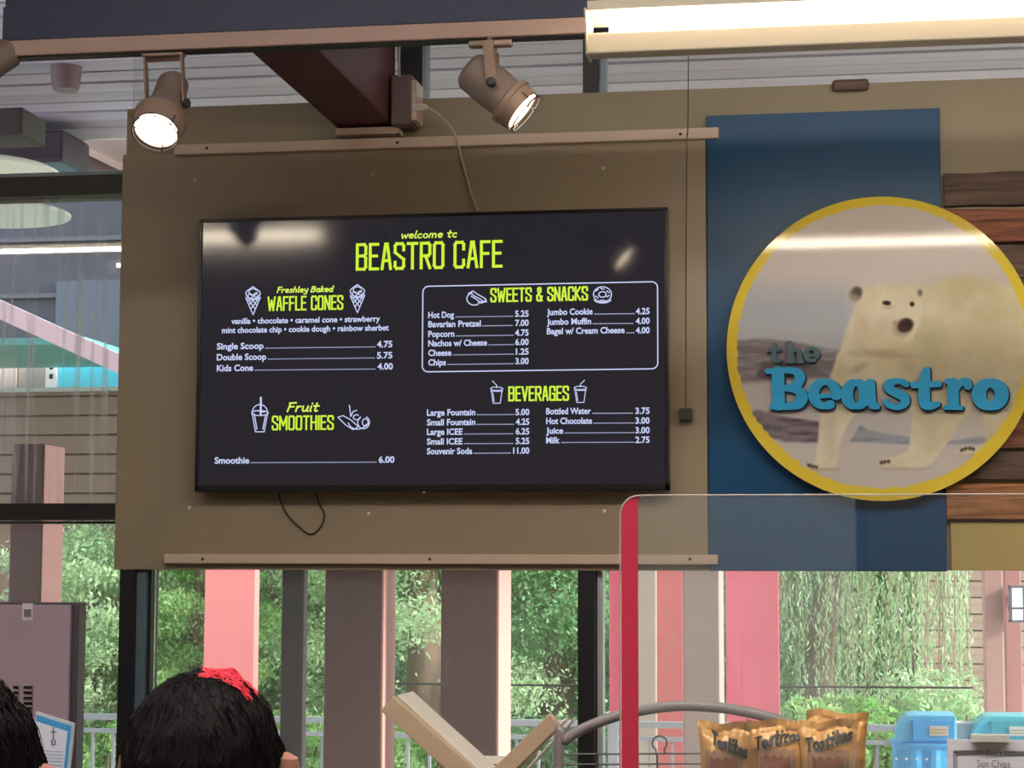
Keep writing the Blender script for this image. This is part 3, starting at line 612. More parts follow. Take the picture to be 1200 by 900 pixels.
def letters(glyphs, face, back, grow, dx, dy, y0, y1, name):
    for g in glyphs:
        o = None
        for (gr_, ddx, ddy, ya, yb_, mm, nm) in ((grow, dx, dy, y0 + .010, y1, back, 'letter_edge'), (0, 0, 0, y0, y1 + .0, face, name)):
            m = MB()
            for st in g:
                if len(st) > 2: st = [tuple(q_) for q_ in bez(st, 4)]
                for p, q in zip(st, st[1:]):
                    A = gl(p[0] + ddx, p[1] + ddy); B = gl(q[0] + ddx, q[1] + ddy)
                    m.capsule(A, B, (p[2] + gr_) * U, (q[2] + gr_) * U, ya, yb_, lambda a, b: (a, b), 9)
            m.build(nm, mm, sign)
letters(BIG, mat('bright blue letters', (26, 172, 240), .35), mat('navy letter edge', (22, 44, 84), .5), 3.2, 4.5, 4.5, SY - .022, SY - .001, 'letter')
letters(SMALL, mat('slate teal letters', (70, 104, 122), .4), mat('slate letter edge', (44, 60, 74), .5), 1.2, 1.8, 1.8, SY - .016, SY - .001, 'letter')

# ================================================================== BEAMS ABOVE
bY = 4.92
def zat(py, Y, px=345): return PZ(py, Y, px)
tag(MB().box((PX(5, bY, 30), bY, zat(37.5, bY)+.09), (PX(5, bY, 30) + 6, bY + .12, zat(-70, bY))).build('steel_beam', M_navy, bevel=.004), 'dark navy steel beam across the top of the view', 'beam')
# the navy beam is an open section: web and bottom flange
tag(MB().box((PX(5, bY, 30), bY - .01, zat(34.5, bY)), (PX(5, bY, 30) + 6, bY + .14, zat(37.5, bY) + .095)).build('beam_flange', M_navy), 'narrow navy flange along the foot of the steel beam', 'beam')
tk = empty('light_track', (PX(345, bY), bY, zat(52, bY)), 'long beige lighting track under the navy beam', 'track')
MB().box((PX(7, bY, 50), bY - .01, zat(53.5, bY)), (PX(689, bY, 30), bY + .05, zat(34.8, bY))).build('track_body', M_track, tk, bevel=.003)
MB().box((PX(7, bY, 50), bY + .0, zat(54.8, bY)), (PX(689, bY, 30), bY + .04, zat(53.5, bY))).build('track_slot', M_dark, tk)
# maroon rafter running towards the viewer
xa, xb = PX(396, D - .01, 150), PX(463, D - .01, 150)
tag(MB().box((xa, bY + .14, PZ(150, D - .01, 430)), (xb, D - .012, CEIL - .012)).build('roof_beam', M_maroon, bevel=.004), 'deep maroon roof beam meeting the wall above the menu screen', 'beam')
# junction box
jb = empty('junction_box', P(473, 150, D - .08), 'grey junction box on the wall above the menu screen', 'box')
MB().box((PX(458, D - .12, 120), D - .12, PZ(147, D - .1, 473)), (PX(482, D - .12, 120), D - .005, PZ(89, D - .1, 473))).build('housing', mat('junction box grey', (112, 92, 88), .5), jb, bevel=.004)
MB().box((PX(482, D - .12, 120), D - .12, PZ(143, D - .1, 473)), (PX(488, D - .12, 120), D - .02, PZ(96, D - .1, 473))).build('cover', M_rail, jb, bevel=.002)
MB().lathe([(.012, 0), (.012, .03), (.007, .045)], P(484, 126, D - .12), (1, 0, 0), 14).build('plug', M_white, jb, smooth='auto')

# ------------------------------------------------------------------ fluorescent fixtures
def fixture(cx, Y, zc, L, label, group=None, Yd=.075):
    t = empty('strip_light', (cx, Y, zc), label, 'light', group)
    x0, x1 = cx - L / 2, cx + L / 2
    MB().prism([(0, 0)] * 3, 0, 0) if 0 else None
    tray = MB().box((x0, Y - .028, zc - .052), (x1, Y + .028, zc - .004)); tray.build('tray', M_beige, t, bevel=.004)
    h = MB()
    # hood: two sloped wings over the tube
    for s in (-1, 1):
        h.add([(x0, Y + s * .012, zc + .05), (x1, Y + s * .012, zc + .05), (x1, Y + s * Yd, zc + .036), (x0, Y + s * Yd, zc + .036), (x0, Y + s * .012, zc + .053), (x1, Y + s * .012, zc + .053), (x1, Y + s * Yd, zc + .039), (x0, Y + s * Yd, zc + .039)],
              [(0, 1, 2, 3), (7, 6, 5, 4), (3, 2, 6, 7), (0, 3, 7, 4), (1, 5, 6, 2)])
    h.box((x0, Y - .014, zc + .05), (x1, Y + .014, zc + .075)); h.build('hood', M_beige, t)
    for x in (x0, x1 - .004):
        MB().add([(x, Y - .04, zc - .056), (x, Y + .04, zc - .056), (x, Y + Yd, zc + .042), (x, Y - Yd, zc + .042), (x + .004, Y - .04, zc - .056), (x + .004, Y + .04, zc - .056), (x + .004, Y + Yd, zc + .042), (x + .004, Y - Yd, zc + .042)],
                 [(0, 1, 2, 3), (7, 6, 5, 4), (0, 4, 5, 1), (1, 5, 6, 2), (2, 6, 7, 3), (3, 7, 4, 0)]).build('end_cap', M_beige, t)
    MB().lathe([(.013, 0), (.013, L - .1)], (x0 + .05, Y, zc + .014), (1, 0, 0), 12).build('tube', M_tube, t, smooth='auto')
    for x in (x0 + .4, x1 - .4):
        MB().lathe([(.004, 0), (.004, CEIL - zc - .06)], (x, Y, zc + .07), (0, 0, 1), 8).build('hanger', M_dark, t)
    return t
fY = 4.56; fx0 = PX(689, fY, 30)
zf = PZ(30, fY, 900) - .004
fixture(fx0 + 1.25, fY, zf, 2.5, 'lit strip light hanging in front of the wall at upper right')
# the same kind of fitting hangs behind the viewer and shows mirrored in the screen and the glass
Ya = 1.0; pa = P(385, 278, 2 * TY - Ya); fixture(pa.x - 1.25, Ya, pa.z, 2.5, 'lit strip light mirrored in the top left of the menu screen', None)
Yc = -1.0; pc = P(12, 316, 2 * GY - Yc); fixture(pc.x + .6, Yc, pc.z, 1.2, 'lit strip light mirrored as a band in the left glass', None)
fixture(1.9, 1.0, pa.z, 2.4, 'unseen fill strip light added on the right', None)  # extra strip light added out of view to fill the room

for k_, (xx, lb) in enumerate(((-1.9, 'left'), (-.1, 'middle'), (1.7, 'right'))):  # unseen panels added to give the room neutral fill light
    cp = empty('fill_panel', (xx, 1.8, CEIL - .09), 'added unseen fill panel under the deck above the counter, %s of three' % lb, 'light', None)
    MB().box((xx - .7, 1.5, CEIL - .08), (xx + .7, 2.1, CEIL - .012)).build('housing', M_white, cp, bevel=.004)
    MB().box((xx - .67, 1.53, CEIL - .086), (xx + .67, 2.07, CEIL - .08)).build('diffuser', mat('fill panel glow', (255, 246, 232), .5, emit=PANEL, emit_rgb=(255, 249, 240)), cp)
# ------------------------------------------------------------------ spotlights
M_can = mat('taupe lamp housing', (134, 116, 110), .45, vary=.05, scale=10)
M_can2 = mat('taupe lamp ring', (152, 128, 114), .4)
def spot(top, face, axis, length, rb, rf, label, lit=26, energy=25, yoke_px=None):
    axis = Vector(axis).normalized(); face = Vector(face); back = face - axis * length
    t = empty('track_spotlight', (top.x, top.y, face.z - .05), label, 'spotlight', 'spotlights on the lighting track')
    MB().box((top.x - .055, top.y - .016, top.z - .016), (top.x + .055, top.y + .016, top.z)).build('track_adapter', M_can2, t, bevel=.004)
    prof = [(rb * .35, 0), (rb * .8, .006), (rb, .02), (rb * 1.02, length * .45), (rb * 1.04, length * .46), (rf * .93, length * .72), (rf * .95, length * .74)]
    MB().lathe(prof, back, axis, 32).build('housing', M_can, t, smooth='auto')
    MB().lathe([(rf * .96, length * .73), (rf * 1.12, length * .76), (rf * 1.14, length * .82), (rf * 1.04, length * .84), (rf, length), (rf * .9, length), (rf * .9, length * .9)], back, axis, 36, cap=False).build('ring', M_can2, t, smooth='auto')
    MB().lathe([(rf * .001, .0), (rf * .5, -.006), (rf * .89, -.014), (rf * .89, -.02)][::-1], face + axis * .004, axis, 28).build('lens', mat('lit lamp lens', (255, 240, 205), .4, emit=lit, emit_rgb=(255, 238, 205)), t, smooth='auto')
    q = axis.to_track_quat('Z', 'Y'); g = MB()
    ring = [face + axis * .012 + q @ Vector((rf * .96 * math.cos(a), rf * .96 * math.sin(a), 0)) for a in np.linspace(0, 2 * math.pi, 25)[:-1]]
    g.tube(ring, .0022, 5, closed=True)
    for k in range(3):
        a = k * 2.094 + .5; g.tube([face - axis * .02 + q @ Vector((rf * 1.03 * math.cos(a), rf * 1.03 * math.sin(a), 0)), face + axis * .012 + q @ Vector((rf * .97 * math.cos(a), rf * .97 * math.sin(a), 0)), face + axis * .012 + q @ Vector((rf * .6 * math.cos(a + .3), rf * .6 * math.sin(a + .3), 0))], .002, 5)
    g.build('wire_guard', M_dark, t)
    # yoke: two flat arms from the adapter to the sides of the housing
    side = axis.cross(Vector((0, 0, 1))).normalized(); mid = back + axis * length * .5
    y_ = MB(); tp = Vector((top.x, top.y, top.z - .016))
    y_.bar(tp + side * (rb * 1.25), tp - side * (rb * 1.25), .026, .006, axis)
    for s in (-1, 1): y_.bar(tp + side * s * rb * 1.25, mid + side * s * rb * 1.25, .026, .005, side)
    y_.build('yoke', M_can2, t, bevel=.001)
    for s in (-1, 1): MB().lathe([(.012, 0), (.012, .012), (.008, .016)], mid + side * s * rb * 1.2, side * s, 14).build('knob', M_dark, t)
    ld = bpy.data.lights.new('spot_beam', 'SPOT'); ld.energy = energy; ld.spot_size = 1.5; ld.spot_blend = .8; ld.shadow_soft_size = .04; ld.color = (1, .86, .66)
    lo = bpy.data.objects.new('spot_beam', ld); COL.objects.link(lo); lo.parent = t; lo.location = face + axis * .03 - wpos(t); lo.rotation_euler = axis.to_track_quat('-Z', 'Y').to_euler()
    return t
sY = bY + .02
spot(P(192, 60, sY), P(183, 153, sY - .14), (-.03, -.60, -.80), .20, .040, .060, 'lit spotlight on the track pointing down at the viewer, left', 26)
spot(P(575, 48, sY), P(612, 130, sY - .03), (.77, .04, -.64), .18, .052, .056, 'spotlight on the track turned right towards the round sign', 26, 30)
spot(P(-50, 66, sY), P(-38, 92, sY - .05), (-.6, -.3, -.5), .15, .04, .05, 'dark spotlight cut by the left edge of the view', 26, 10)

# ================================================================== OUTSIDE
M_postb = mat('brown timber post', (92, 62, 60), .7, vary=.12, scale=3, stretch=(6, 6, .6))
M_pink = mat('coral painted post', (255, 152, 150), .5, vary=.05, scale=2)
M_rose = mat('rose red painted post', (255, 120, 142), .5, vary=.05, scale=2)
M_dusky = mat('dusky pink timber', (214, 168, 158), .6, vary=.08, scale=3)
def post(px0, px1, Y, dep, m, label, zt_=None, pz=0, extra=None, group=None):
    zt_ = zt_ or 3.2
    t = empty('terrace_post', (PX((px0 + px1) / 2, Y), Y + dep / 2, -.02), label, 'post', group)
    x0, x1 = PX(px0, Y), PX(px1, Y)
    MB().box((x0, Y, -.02), (x1, Y + dep, zt_)).build('shaft', m, t, bevel=.006)
    if m is M_postb: MB().box((x1, Y + .004, .12), (x1 + .006, Y + dep - .004, zt_ - .004)).build('lit_side', mat('pink daylit side', (238, 176, 166), .6, vary=.06, scale=3, stretch=(6, 6, .6)), t, label='daylit side of the post, painted pink')  # daylight on the right face, painted as a thin pink board
    MB().box((x0 - .03, Y - .03, -.02), (x1 + .03, Y + dep + .03, .12)).build('base', M_dusky, t, bevel=.004)
    return t
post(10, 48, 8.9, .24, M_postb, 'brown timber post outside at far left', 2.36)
post(240, 299, 12.25, .10, M_pink, 'coral pink post behind the dark-haired person')
post(330, 357, 7.4, .05, mat('slate grey post', (66, 58, 62), .6, vary=.08), 'slim dark grey post right of the coral post')
post(381, 448, 8.5, .24, M_postb, 'broad brown post with a daylit pink side, under the screen')
post(517, 583, 8.5, .32, M_postb, 'broad brown post with daylit pink side, next to centre mullion')
post(714, 727, 12.2, .12, M_rose, 'narrow bright rose post just left of the red tape')
post(748, 768, 12.1, .1, mat('cream timber', (222, 204, 184), .6, vary=.06), 'narrow cream post seen through the acrylic screen')
post(770, 800, 12.4, .1, M_pink, 'pale coral post between the cream and brown posts')
post(800, 843, 8.7, .3, mat('greyish timber', (186, 166, 160), .6, vary=.08, scale=3), 'grey-brown post left of the rose post by the chip bags')
post(850, 912, 12.2, .12, M_rose, 'wide rose red post left of the willow')
hp = post(1153, 1175, 11.6, .2, M_dusky, 'dusky pink post left of the outdoor lantern')
post(1177, 1196, 11.9, .2, mat('brown pink timber', (190, 140, 136), .6, vary=.08, scale=3), 'brownish pink post carrying the outdoor lantern')
tag(MB().box((PX(230, 8.6), 8.5, 3.2), (4.5, 8.9, 3.45)).build('header_beam', M_postb), 'brown header beam joining the terrace posts, hidden behind the wall', 'beam')
# outdoor lantern
lt = empty('wall_lantern', P(1191, 730, 11.6), 'glowing white box lantern on the post at the right edge', 'lantern')
a, b = P(1183, 729, 11.55), P(1200, 686, 11.55)
MB().box((a.x + .01, 11.5, a.z + .012), (b.x - .01, 11.6, b.z - .012)).build('glass_shade', mat('lantern glow', (250, 250, 245), .5, emit=1.3, emit_rgb=(245, 248, 250)), lt)
m = MB()
for x in (a.x, b.x - .012): m.box((x, 11.49, a.z), (x + .012, 11.61, b.z))
for z in (a.z, a.z + .07, b.z - .014): m.box((a.x, 11.488, z), (b.x, 11.612, z + .012))
m.box((a.x + .02, 11.6, a.z + .1), (b.x - .02, 11.9, a.z + .14)); m.build('cage', mat('grey lantern cage', (120, 125, 130), .5), lt)

# railing
rY = 10.6; z1r = PZ(843, rY, 400); z2r = PZ(860, rY, 400)
ra = empty('railing', (-1.5, rY, -.02), 'grey metal railing along the edge of the terrace outside', 'railing')
M_railg = mat('grey railing metal', (176, 182, 190), .5)
xs0, xs1 = -7.0, 4.6
MB().box((xs0, rY - .02, z1r - .02), (xs1, rY + .02, z1r + .012)).build('top_rail', M_railg, ra)
MB().box((xs0, rY - .015, z2r - .012), (xs1, rY + .015, z2r + .01)).build('rail', M_railg, ra)
MB().box((xs0, rY - .015, .08), (xs1, rY + .015, .105)).build('rail', M_railg, ra)
bd = MB().box((xs0, rY - .008, .1), (xs0 + .014, rY + .008, z2r)).build('baluster', M_railg, ra); x = xs0; bl = bd.location.copy(); i = 1
while x < xs1 - .12:
    x += .115
    o = bd.copy(); COL.objects.link(o); o.location = bl + Vector((x - xs0, 0, 0)); o.parent = ra; i += 1
for x in np.arange(xs0, xs1 + .1, 1.45): MB().box((x - .025, rY - .025, -.02), (x + .025, rY + .025, z1r)).build('rail_post', M_railg, ra)

# recycling bins
def bin_(px0, px1, pytop, Y, mlid, mbody, label, back=False):
    x0, x1 = PX(px0, Y), PX(px1, Y); zt_ = PZ(pytop, Y, (px0 + px1) / 2); cx = (x0 + x1) / 2; wd = x1 - x0; s = wd / .30
    t = empty('recycling_bin', (cx, Y, -.02), label, 'bin')
    zl = zt_ - .125
    # ribbed body, tapering to the foot
    n = 44; prof = []
    b = MB(); vs = []
    for j, (z, sc) in enumerate(((-.02, .84), (.3, .9), (zl - .03, 1.0), (zl - .012, 1.06), (zl, 1.06))):
        for i in range(n):
            a = 2 * math.pi * i / n; c_, s_ = math.cos(a), math.sin(a); e = 4
            rr_ = 1 / (abs(c_) ** e + abs(s_) ** e) ** (1 / e); rib = 1 - (.05 if (i % 4 < 2 and j < 3) else 0)
            vs.append((cx + c_ * rr_ * wd * .55 * sc * rib, Y + .16 + s_ * rr_ * .17 * sc * rib, z))
    b.add(vs, [(j * n + i, j * n + (i + 1) % n, (j + 1) * n + (i + 1) % n, (j + 1) * n + i) for j in range(4) for i in range(n)] + [list(range(4 * n, 5 * n))])
    b.build('bin_body', mbody, t)
    # hooded lid: front curved at its left shoulder, opening with a flap in front
    m = MB(); pl = [(-.5, 0), (.5, 0), (.5, .93), (.47, 1.0), (-.2, 1.0), (-.3, .95), (-.42, .75), (-.5, .4)]
    m.prism([(cx + a * wd, zl + b_ * (zt_ - zl)) for a, b_ in pl], Y + .0, Y + .3); m.build('lid', mlid, t, bevel=.008)
    MB().box((cx - .22 * wd, Y - .012, zl + .012), (cx + .47 * wd, Y + .0, zt_ - .022)).build('flap', mat('bin flap blue', (84, 184, 255), .4) if not back else mbody, t, bevel=.003)
    MB().box((cx + .06 * wd, Y - .016, zl + .035), (cx + .36 * wd, Y - .012, zl + .078)).build('sticker', M_white, t, label='white label sticker')
    for k in range(2):
        MB().box((cx + .08 * wd, Y - .0175, zl + .045 + k * .014), (cx + .33 * wd, Y - .016, zl + .050 + k * .014)).build('sticker_print', mat('sticker ochre', (190, 180, 110), .6), t)
    for k in range(7):
        q = cx + (-.5 + k / 6) * wd
        MB().lathe([(.006, 0), (.004, .004)], (q, Y - .022, zl - .07), (0, -1, 0), 8).build('rivet', M_white, t)
bin_(1047, 1118, 838, 9.5, mat('sky blue lid', (110, 208, 255), .35), mat('bright blue bin', (84, 190, 255), .4), 'bright blue recycling bin outside, nearer the chip bags')
bin_(1137, 1212, 839, 9.9, mat('teal lid', (100, 205, 215), .35), mat('teal bin', (78, 176, 190), .4), 'teal recycling bin outside at the right edge, behind the price card', True)
# small planter between bins
pl_ = empty('flower_pot', (PX(1126, 10.1), 10.1, -.02), 'small pale pot with leaves between the two bins', 'pot')
cxp = PX(1126, 10.1); ztp = PZ(846, 10.1, 1126)
MB().lathe([(.06, 0), (.05, ztp - .08), (.075, ztp - .02), (.085, ztp + .02), (.075, ztp + .02), (.06, ztp - .02)], (cxp, 10.1, -.02), (0, 0, 1), 20).build('pot_body', M_white, pl_, smooth='auto')

# kiosk on the left seen through the streaked glass
kY = 14.0
kb = empty('snack_kiosk', (PX(60, kY), kY, -.02), 'pale kiosk with a teal canopy seen through the streaked left glass', 'kiosk')
kx0, kx1 = PX(-160, kY), PX(146, kY)
zs0, zs1 = PZ(455, kY, 70), PZ(411, kY, 70)
M_kwall = mat('weathered siding', (142, 114, 100), .7, vary=.1, scale=2)
MB().box((kx0, kY + .05, -.02), (kx1, kY + 2, zs1)).build('kiosk_wall', M_kwall, kb)
zz = PZ(600, kY, 70)
while zz < zs0 - .02:
    MB().box((kx0, kY, zz), (kx1, kY + .05, min(zz + .125, zs0))).build('siding_board', M_kwall, kb); zz += .14
MB().box((PX(66, kY), kY - .05, zs0), (PX(146, kY), kY + .04, zs1)).build('sign_panel', mat('turquoise backlit panel', (80, 190, 210), .4, emit=.45, emit_rgb=(90, 205, 225)), kb, label='glowing turquoise panel')
MB().box((PX(52, kY), kY - .07, zs0), (PX(64, kY), kY + .04, zs1)).build('sign_divider', mat('white divider', (245, 240, 240), .5, emit=.25), kb)
for z in (.3, .55, .8): MB().box((PX(56.5, kY), kY - .075, zs0 + (zs1 - zs0) * z - .02), (PX(60.5, kY), kY - .07, zs0 + (zs1 - zs0) * z + .015)).build('divider_mark', M_dark, kb)
MB().box((PX(18, kY), kY - .04, zs0), (PX(51, kY), kY + .04, zs1)).build('shutter', mat('grey beige shutter', (190, 176, 170), .6), kb)
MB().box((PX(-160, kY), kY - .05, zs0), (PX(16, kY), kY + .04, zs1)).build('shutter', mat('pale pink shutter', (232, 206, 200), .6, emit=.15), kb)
MB().box((kx0, kY - .08, zs0 - .03), (kx1, kY + .04, zs0)).build('sign_ledge', mat('pale ledge', (200, 196, 190), .6), kb)
# canopy
c1, c2 = P(-120, 305, 12.7), P(190, 446, 12.7)
m = MB(); m.bar(c1, c2, 1.3, .03, (0, 0, 1)); m.build('canopy', mat('teal canopy', (96, 176, 184), .5, vary=.1, scale=2), kb)
MB().bar(c1 + Vector((0, -.68, .02)), c2 + Vector((0, -.68, .02)), .05, .11, (0, 0, 1)).build('canopy_edge', mat('dusty pink rake board', (206, 176, 186), .6), kb)
mm = MB(); a = P(-120, 375, 12.9); b_ = P(125, 411, 12.9); mm.box((a.x, 12.5, PZ(412, 12.9, 60)), (b_.x, 13.9, PZ(404, 12.9, 60))); mm.build('canopy_soffit', mat('teal soffit', (120, 190, 190), .5), kb)
# big dark backdrop imitating canopy shade and room reflections behind the kiosk
db = empty('dark_backdrop', (-7, 17, -.05), 'dark slate backdrop in place of reflections, far behind the kiosk', 'building')
MB().box((-14, 17, -.05), (PX(215, 17), 22, 9.0)).build('backdrop_wall', mat('slate backdrop tone', (62, 62, 74), .7, vary=.2, scale=1, stretch=(1, 1, 3)), db)
for k in range(12): MB().box((-14, 16.96, 2.2 + k * .5), (PX(215, 17), 17, 2.24 + k * .5)).build('backdrop_strip', mat('slate strip', (84, 82, 94), .7), db)
MB().box((PX(60, 17), 16.95, PZ(520, 17, 80)), (PX(143, 17), 17.0, PZ(330, 17, 80))).build('backdrop_band', mat('blue grey backdrop tone', (70, 78, 92), .3), db)

# canopy framing under the far eave at the left
cb = empty('eave_beam', (PX(60, 11), 11, PZ(200, 11, 60)), 'broad taupe beam under the far eave at upper left', 'beam')
MB().box((X_L - 3.5, 11.0, PZ(201, 11, 75)), (PX(200, 11), 11.15, PZ(154, 11, 75))).build('girder', mat('taupe girder', (128, 112, 108), .6, vary=.1, scale=2), cb)
g0 = P(60, 156, 10.99); g1 = P(150, 200, 10.99)
MB().bar(g0, g1, .05, .04, (0, 0, 1)).build('brace', mat('brace', (170, 150, 142), .6), cb)
tag(MB().box((X_L - 3, 10.4, PZ(190, 10.4, 40)), (PX(62, 10.4), 10.8, PZ(152, 10.4, 40))).build('air_duct', mat('dark purple duct', (64, 54, 66), .5), bevel=.02), 'dark grey air duct at the upper left under the deck', 'duct')
tag(MB().box((X_L - 3, 9.2, PZ(158, 9.2, 6)), (PX(12, 9.2), 9.5, PZ(126, 9.2, 6))).build('bracket_block', mat('dark brown block', (66, 54, 56), .6), bevel=.01), 'dark brown block above the duct at the left edge', 'block')
def dish(px, py, rpx, Y, label, lit=.2):
    c = P(px, py, Y); r = rpx * Y / F
    t = empty('dish_lamp', c, label, 'lamp')
    MB().lathe([(r, 0), (r, .012), (r * .9, .03), (r * .5, .055), (r * .12, .065)], c, (0, 0, 1), 36).build('shade', mat('pale green shade', (206, 210, 196), .4, emit=lit, emit_rgb=(214, 218, 200)), t, smooth='auto')
    MB().lathe([(.012, 0), (.012, max(.1, CEIL - c.z - .07))], c + Vector((0, 0, .06)), (0, 0, 1), 8).build('stem', M_dark, t)
dish(-25, 203, 100, 9.0, 'pale round dish lamp hanging just above the left transom')
dish(-12, 252, 100, 10.2, 'pale dish standing in for a lamp reflected in the left glass')  # this lower dish imitates a lamp mirrored in the glass
# brown cone imitating a mirrored spotlight, hung under the deck
ct = empty('spot_reflection', P(77, 108, 9.4), 'brown cone standing in for a spotlight reflection at upper left', 'fitting')
c = P(77, 106, 9.4); MB().lathe([(.062, 0), (.07, .03), (.082, .16)], c, (0, 0, 1), 24).build('cup', mat('brown fitting', (120, 96, 98), .5), ct, smooth='auto')
MB().lathe([(.012, 0), (.012, CEIL - c.z - .16)], c + Vector((0, 0, .16)), (0, 0, 1), 8).build('stem', M_can, ct)

# ------------------------------------------------------------------ trees
M_bark = mat('grey brown bark', (140, 118, 104), .9, vary=.3, scale=6, stretch=(4, 4, 1), bump=.4)
LEAF = [mat('leaf fresh green', (176, 216, 142), .55, island=.38), mat('leaf mid green', (146, 192, 136), .55, island=.38), mat('leaf pale grey green', (196, 222, 178), .55, island=.3), mat('leaf deep green', (112, 152, 108), .55, island=.4)]
for m in LEAF:
    n = m.node_tree; b = n.nodes['Principled BSDF']; o_ = n.nodes['Material Output']; tl = n.nodes.new('ShaderNodeBsdfTranslucent'); mx = n.nodes.new('ShaderNodeMixShader'); mx.inputs[0].default_value = .4
    n.links.new(b.inputs['Base Color'].links[0].from_socket, tl.inputs[0]); n.links.new(b.outputs[0], mx.inputs[1]); n.links.new(tl.outputs[0], mx.inputs[2]); n.links.new(mx.outputs[0], o_.inputs[0])
def leaves(cent, size, droop=0):
    n = len(cent); d = RNG.normal(size=(n, 3)); d[:, 2] -= droop; d /= np.linalg.norm(d, axis=1)[:, None]
    e = np.cross(d, RNG.normal(size=(n, 3))); e /= np.linalg.norm(e, axis=1)[:, None]
    s = size * RNG.uniform(.6, 1.4, n)[:, None]
    V = np.stack([cent - d * s, cent + e * s * .42 - d * s * .1, cent + d * s, cent - e * s * .42 - d * s * .1], 1).reshape(-1, 3)
    return V, np.arange(4 * n).reshape(-1, 4)
def tree(x, y, h, r, n, mi, label, cat='tree', trunk=.12, zlow=.2, size=.05, clumps=60, name='leafy_tree', lean=0):
    t = empty(name, (x, y, -.1), label, cat)
    m = MB(); top = Vector((x + lean, y, h * .8))
    m.tube(bez([(x, y, -.1), (x + lean * .2 + .05, y, h * .3), (x + lean * .6 - .04, y, h * .55), top], 4), [trunk * (1.25 - .95 * i / 12) for i in range(13)], 10)
    for k in range(7):
        a = k * 2.4; z = h * (.3 + .07 * k); p0 = Vector((x + lean * z / h, y, z)); p1 = p0 + Vector((math.cos(a) * r * .75, math.sin(a) * r * .75, h * .16))
        m.tube([p0, (p0 + p1) / 2 + Vector((0, 0, .05)), p1], [trunk * .35, trunk * .22, trunk * .08], 6)
    m.build('trunk', M_bark, t, smooth=True)
    cs = []
    while len(cs) < clumps:
        q = RNG.uniform(-1, 1, 3)
        if q @ q > 1 or q @ q < .18: continue
        cs.append((x + lean * .6 + q[0] * r, y + q[1] * r, zlow + (h - zlow) * (.5 + q[2] * .5)))
    cs = np.array(cs); k = RNG.integers(0, clumps, n)
    n = int(n * 2.2); size *= .6; k = RNG.integers(0, clumps, n); c = cs[k] + RNG.normal(size=(n, 3)) * np.array([.2, .2, .1]) * r * .75
    c = c[c[:, 2] > .02]
    V, Fq = leaves(c, size, .4)
    mesh_np('foliage', V, Fq, LEAF[mi], t, kind='stuff')
def bush(px, Y, w_, h, n, mi, label, size=.045):
    x = PX(px, Y); t = empty('shrub', (x, Y, -.1), label, 'shrub')
    m = MB()
    for k in range(6):
        a = k * 1.05; m.tube([(x, Y, -.1), (x + math.cos(a) * w_ * .3, Y + math.sin(a) * .3, h * .5), (x + math.cos(a) * w_ * .42, Y + math.sin(a) * .4, h * .85)], [.03, .02, .008], 6)
    m.build('stems', M_bark, t, kind='stuff')
    n = int(n * 2.4); size *= .55; q = RNG.normal(size=(n, 3)); q /= np.linalg.norm(q, axis=1)[:, None]; q *= RNG.uniform(.55, 1, n)[:, None] ** .5
    bump = 1 + .25 * np.sin(q[:, :1] * 9 + q[:, 1:2] * 7) + .1 * np.sin(q[:, 2:3] * 17)
    q = q * bump; c = np.stack([x + q[:, 0] * w_ / 2, Y + q[:, 1] * w_ / 2.4, h * .5 + q[:, 2] * h * .5], 1); c = c[c[:, 2] > 0]
    V, Fq = leaves(c, size); mesh_np('foliage', V, Fq, LEAF[mi], t, kind='stuff')
def tx(px, Y): return PX(px, Y)
tree(tx(110, 13.2), 13.2, 2.1, .62, 15000, 2, 'pale green small tree left of the left mullion', zlow=.75, size=.034, trunk=.10)
tree(tx(238, 13.2), 13.2, 2.5, .5, 20000, 0, 'fresh green small tree left of the coral post', zlow=.6, size=.028, trunk=.07)
tree(tx(345, 16), 16, 3.4, .75, 35200, 0, 'fresh green tree seen beside the slim grey post', zlow=.6, size=.042)
tree(tx(490, 14), 14, 5.0, 1.25, 38400, 2, 'pale green tree between the two broad brown posts', zlow=.5, size=.036)
tree(tx(640, 15), 15, 5.0, 1.4, 41600, 1, 'green tree left of the centre mullion', zlow=.7, size=.038, lean=.4)
tree(tx(760, 17), 17, 5.0, 1.6, 25600, 1, 'green tree behind the cream and coral posts', zlow=.6, size=.042)
tree(tx(960, 18.5), 18.5, 5.5, 1.9, 41600, 1, 'mid green tree behind the willow', zlow=.4, size=.042)
tree(tx(1290, 19), 19, 6.0, 2.2, 14000, 0, 'tree beyond the lantern at the right', zlow=.4, size=.07)
for i, (px, Y, w_, h, n, mi, lb) in enumerate(((110, 12.9, 1.2, .75, 7000, 0, 'low bright bush behind the railing at the far left'), (330, 13.2, 1.6, .8, 8000, 0, 'low bush behind the railing by the slim post'), (480, 12.9, 1.3, .8, 7000, 0, 'low bush behind the railing between brown posts'), (650, 13.1, 1.5, .8, 8000, 3, 'low dark bush left of the centre mullion'), (790, 13.4, 1.6, .8, 7000, 1, 'low bush behind the coral and cream posts'), (985, 13.0, 1.0, .95, 8000, 0, 'bright bush behind the rightmost chip bag'), (1090, 13.2, .9, 1.1, 5000, 2, 'pale bush behind the blue bin'))):
    bush(px, Y, w_, h, n, mi, lb)
# far hedge
hd = RNG.uniform(0, 1, (90000, 3)); hc = np.stack([-16 + hd[:, 0] * 30, 24 + hd[:, 1] * 2.0 + .6 * np.sin(hd[:, 0] * 60), hd[:, 2] * (4.2 + .8 * np.sin(hd[:, 0] * 40))], 1)
V, Fq = leaves(hc, .085); hg = mesh_np('hedge', V, Fq, LEAF[3]); tag(hg, 'tall dark green hedge far behind the trees', 'hedge', None, 'stuff')
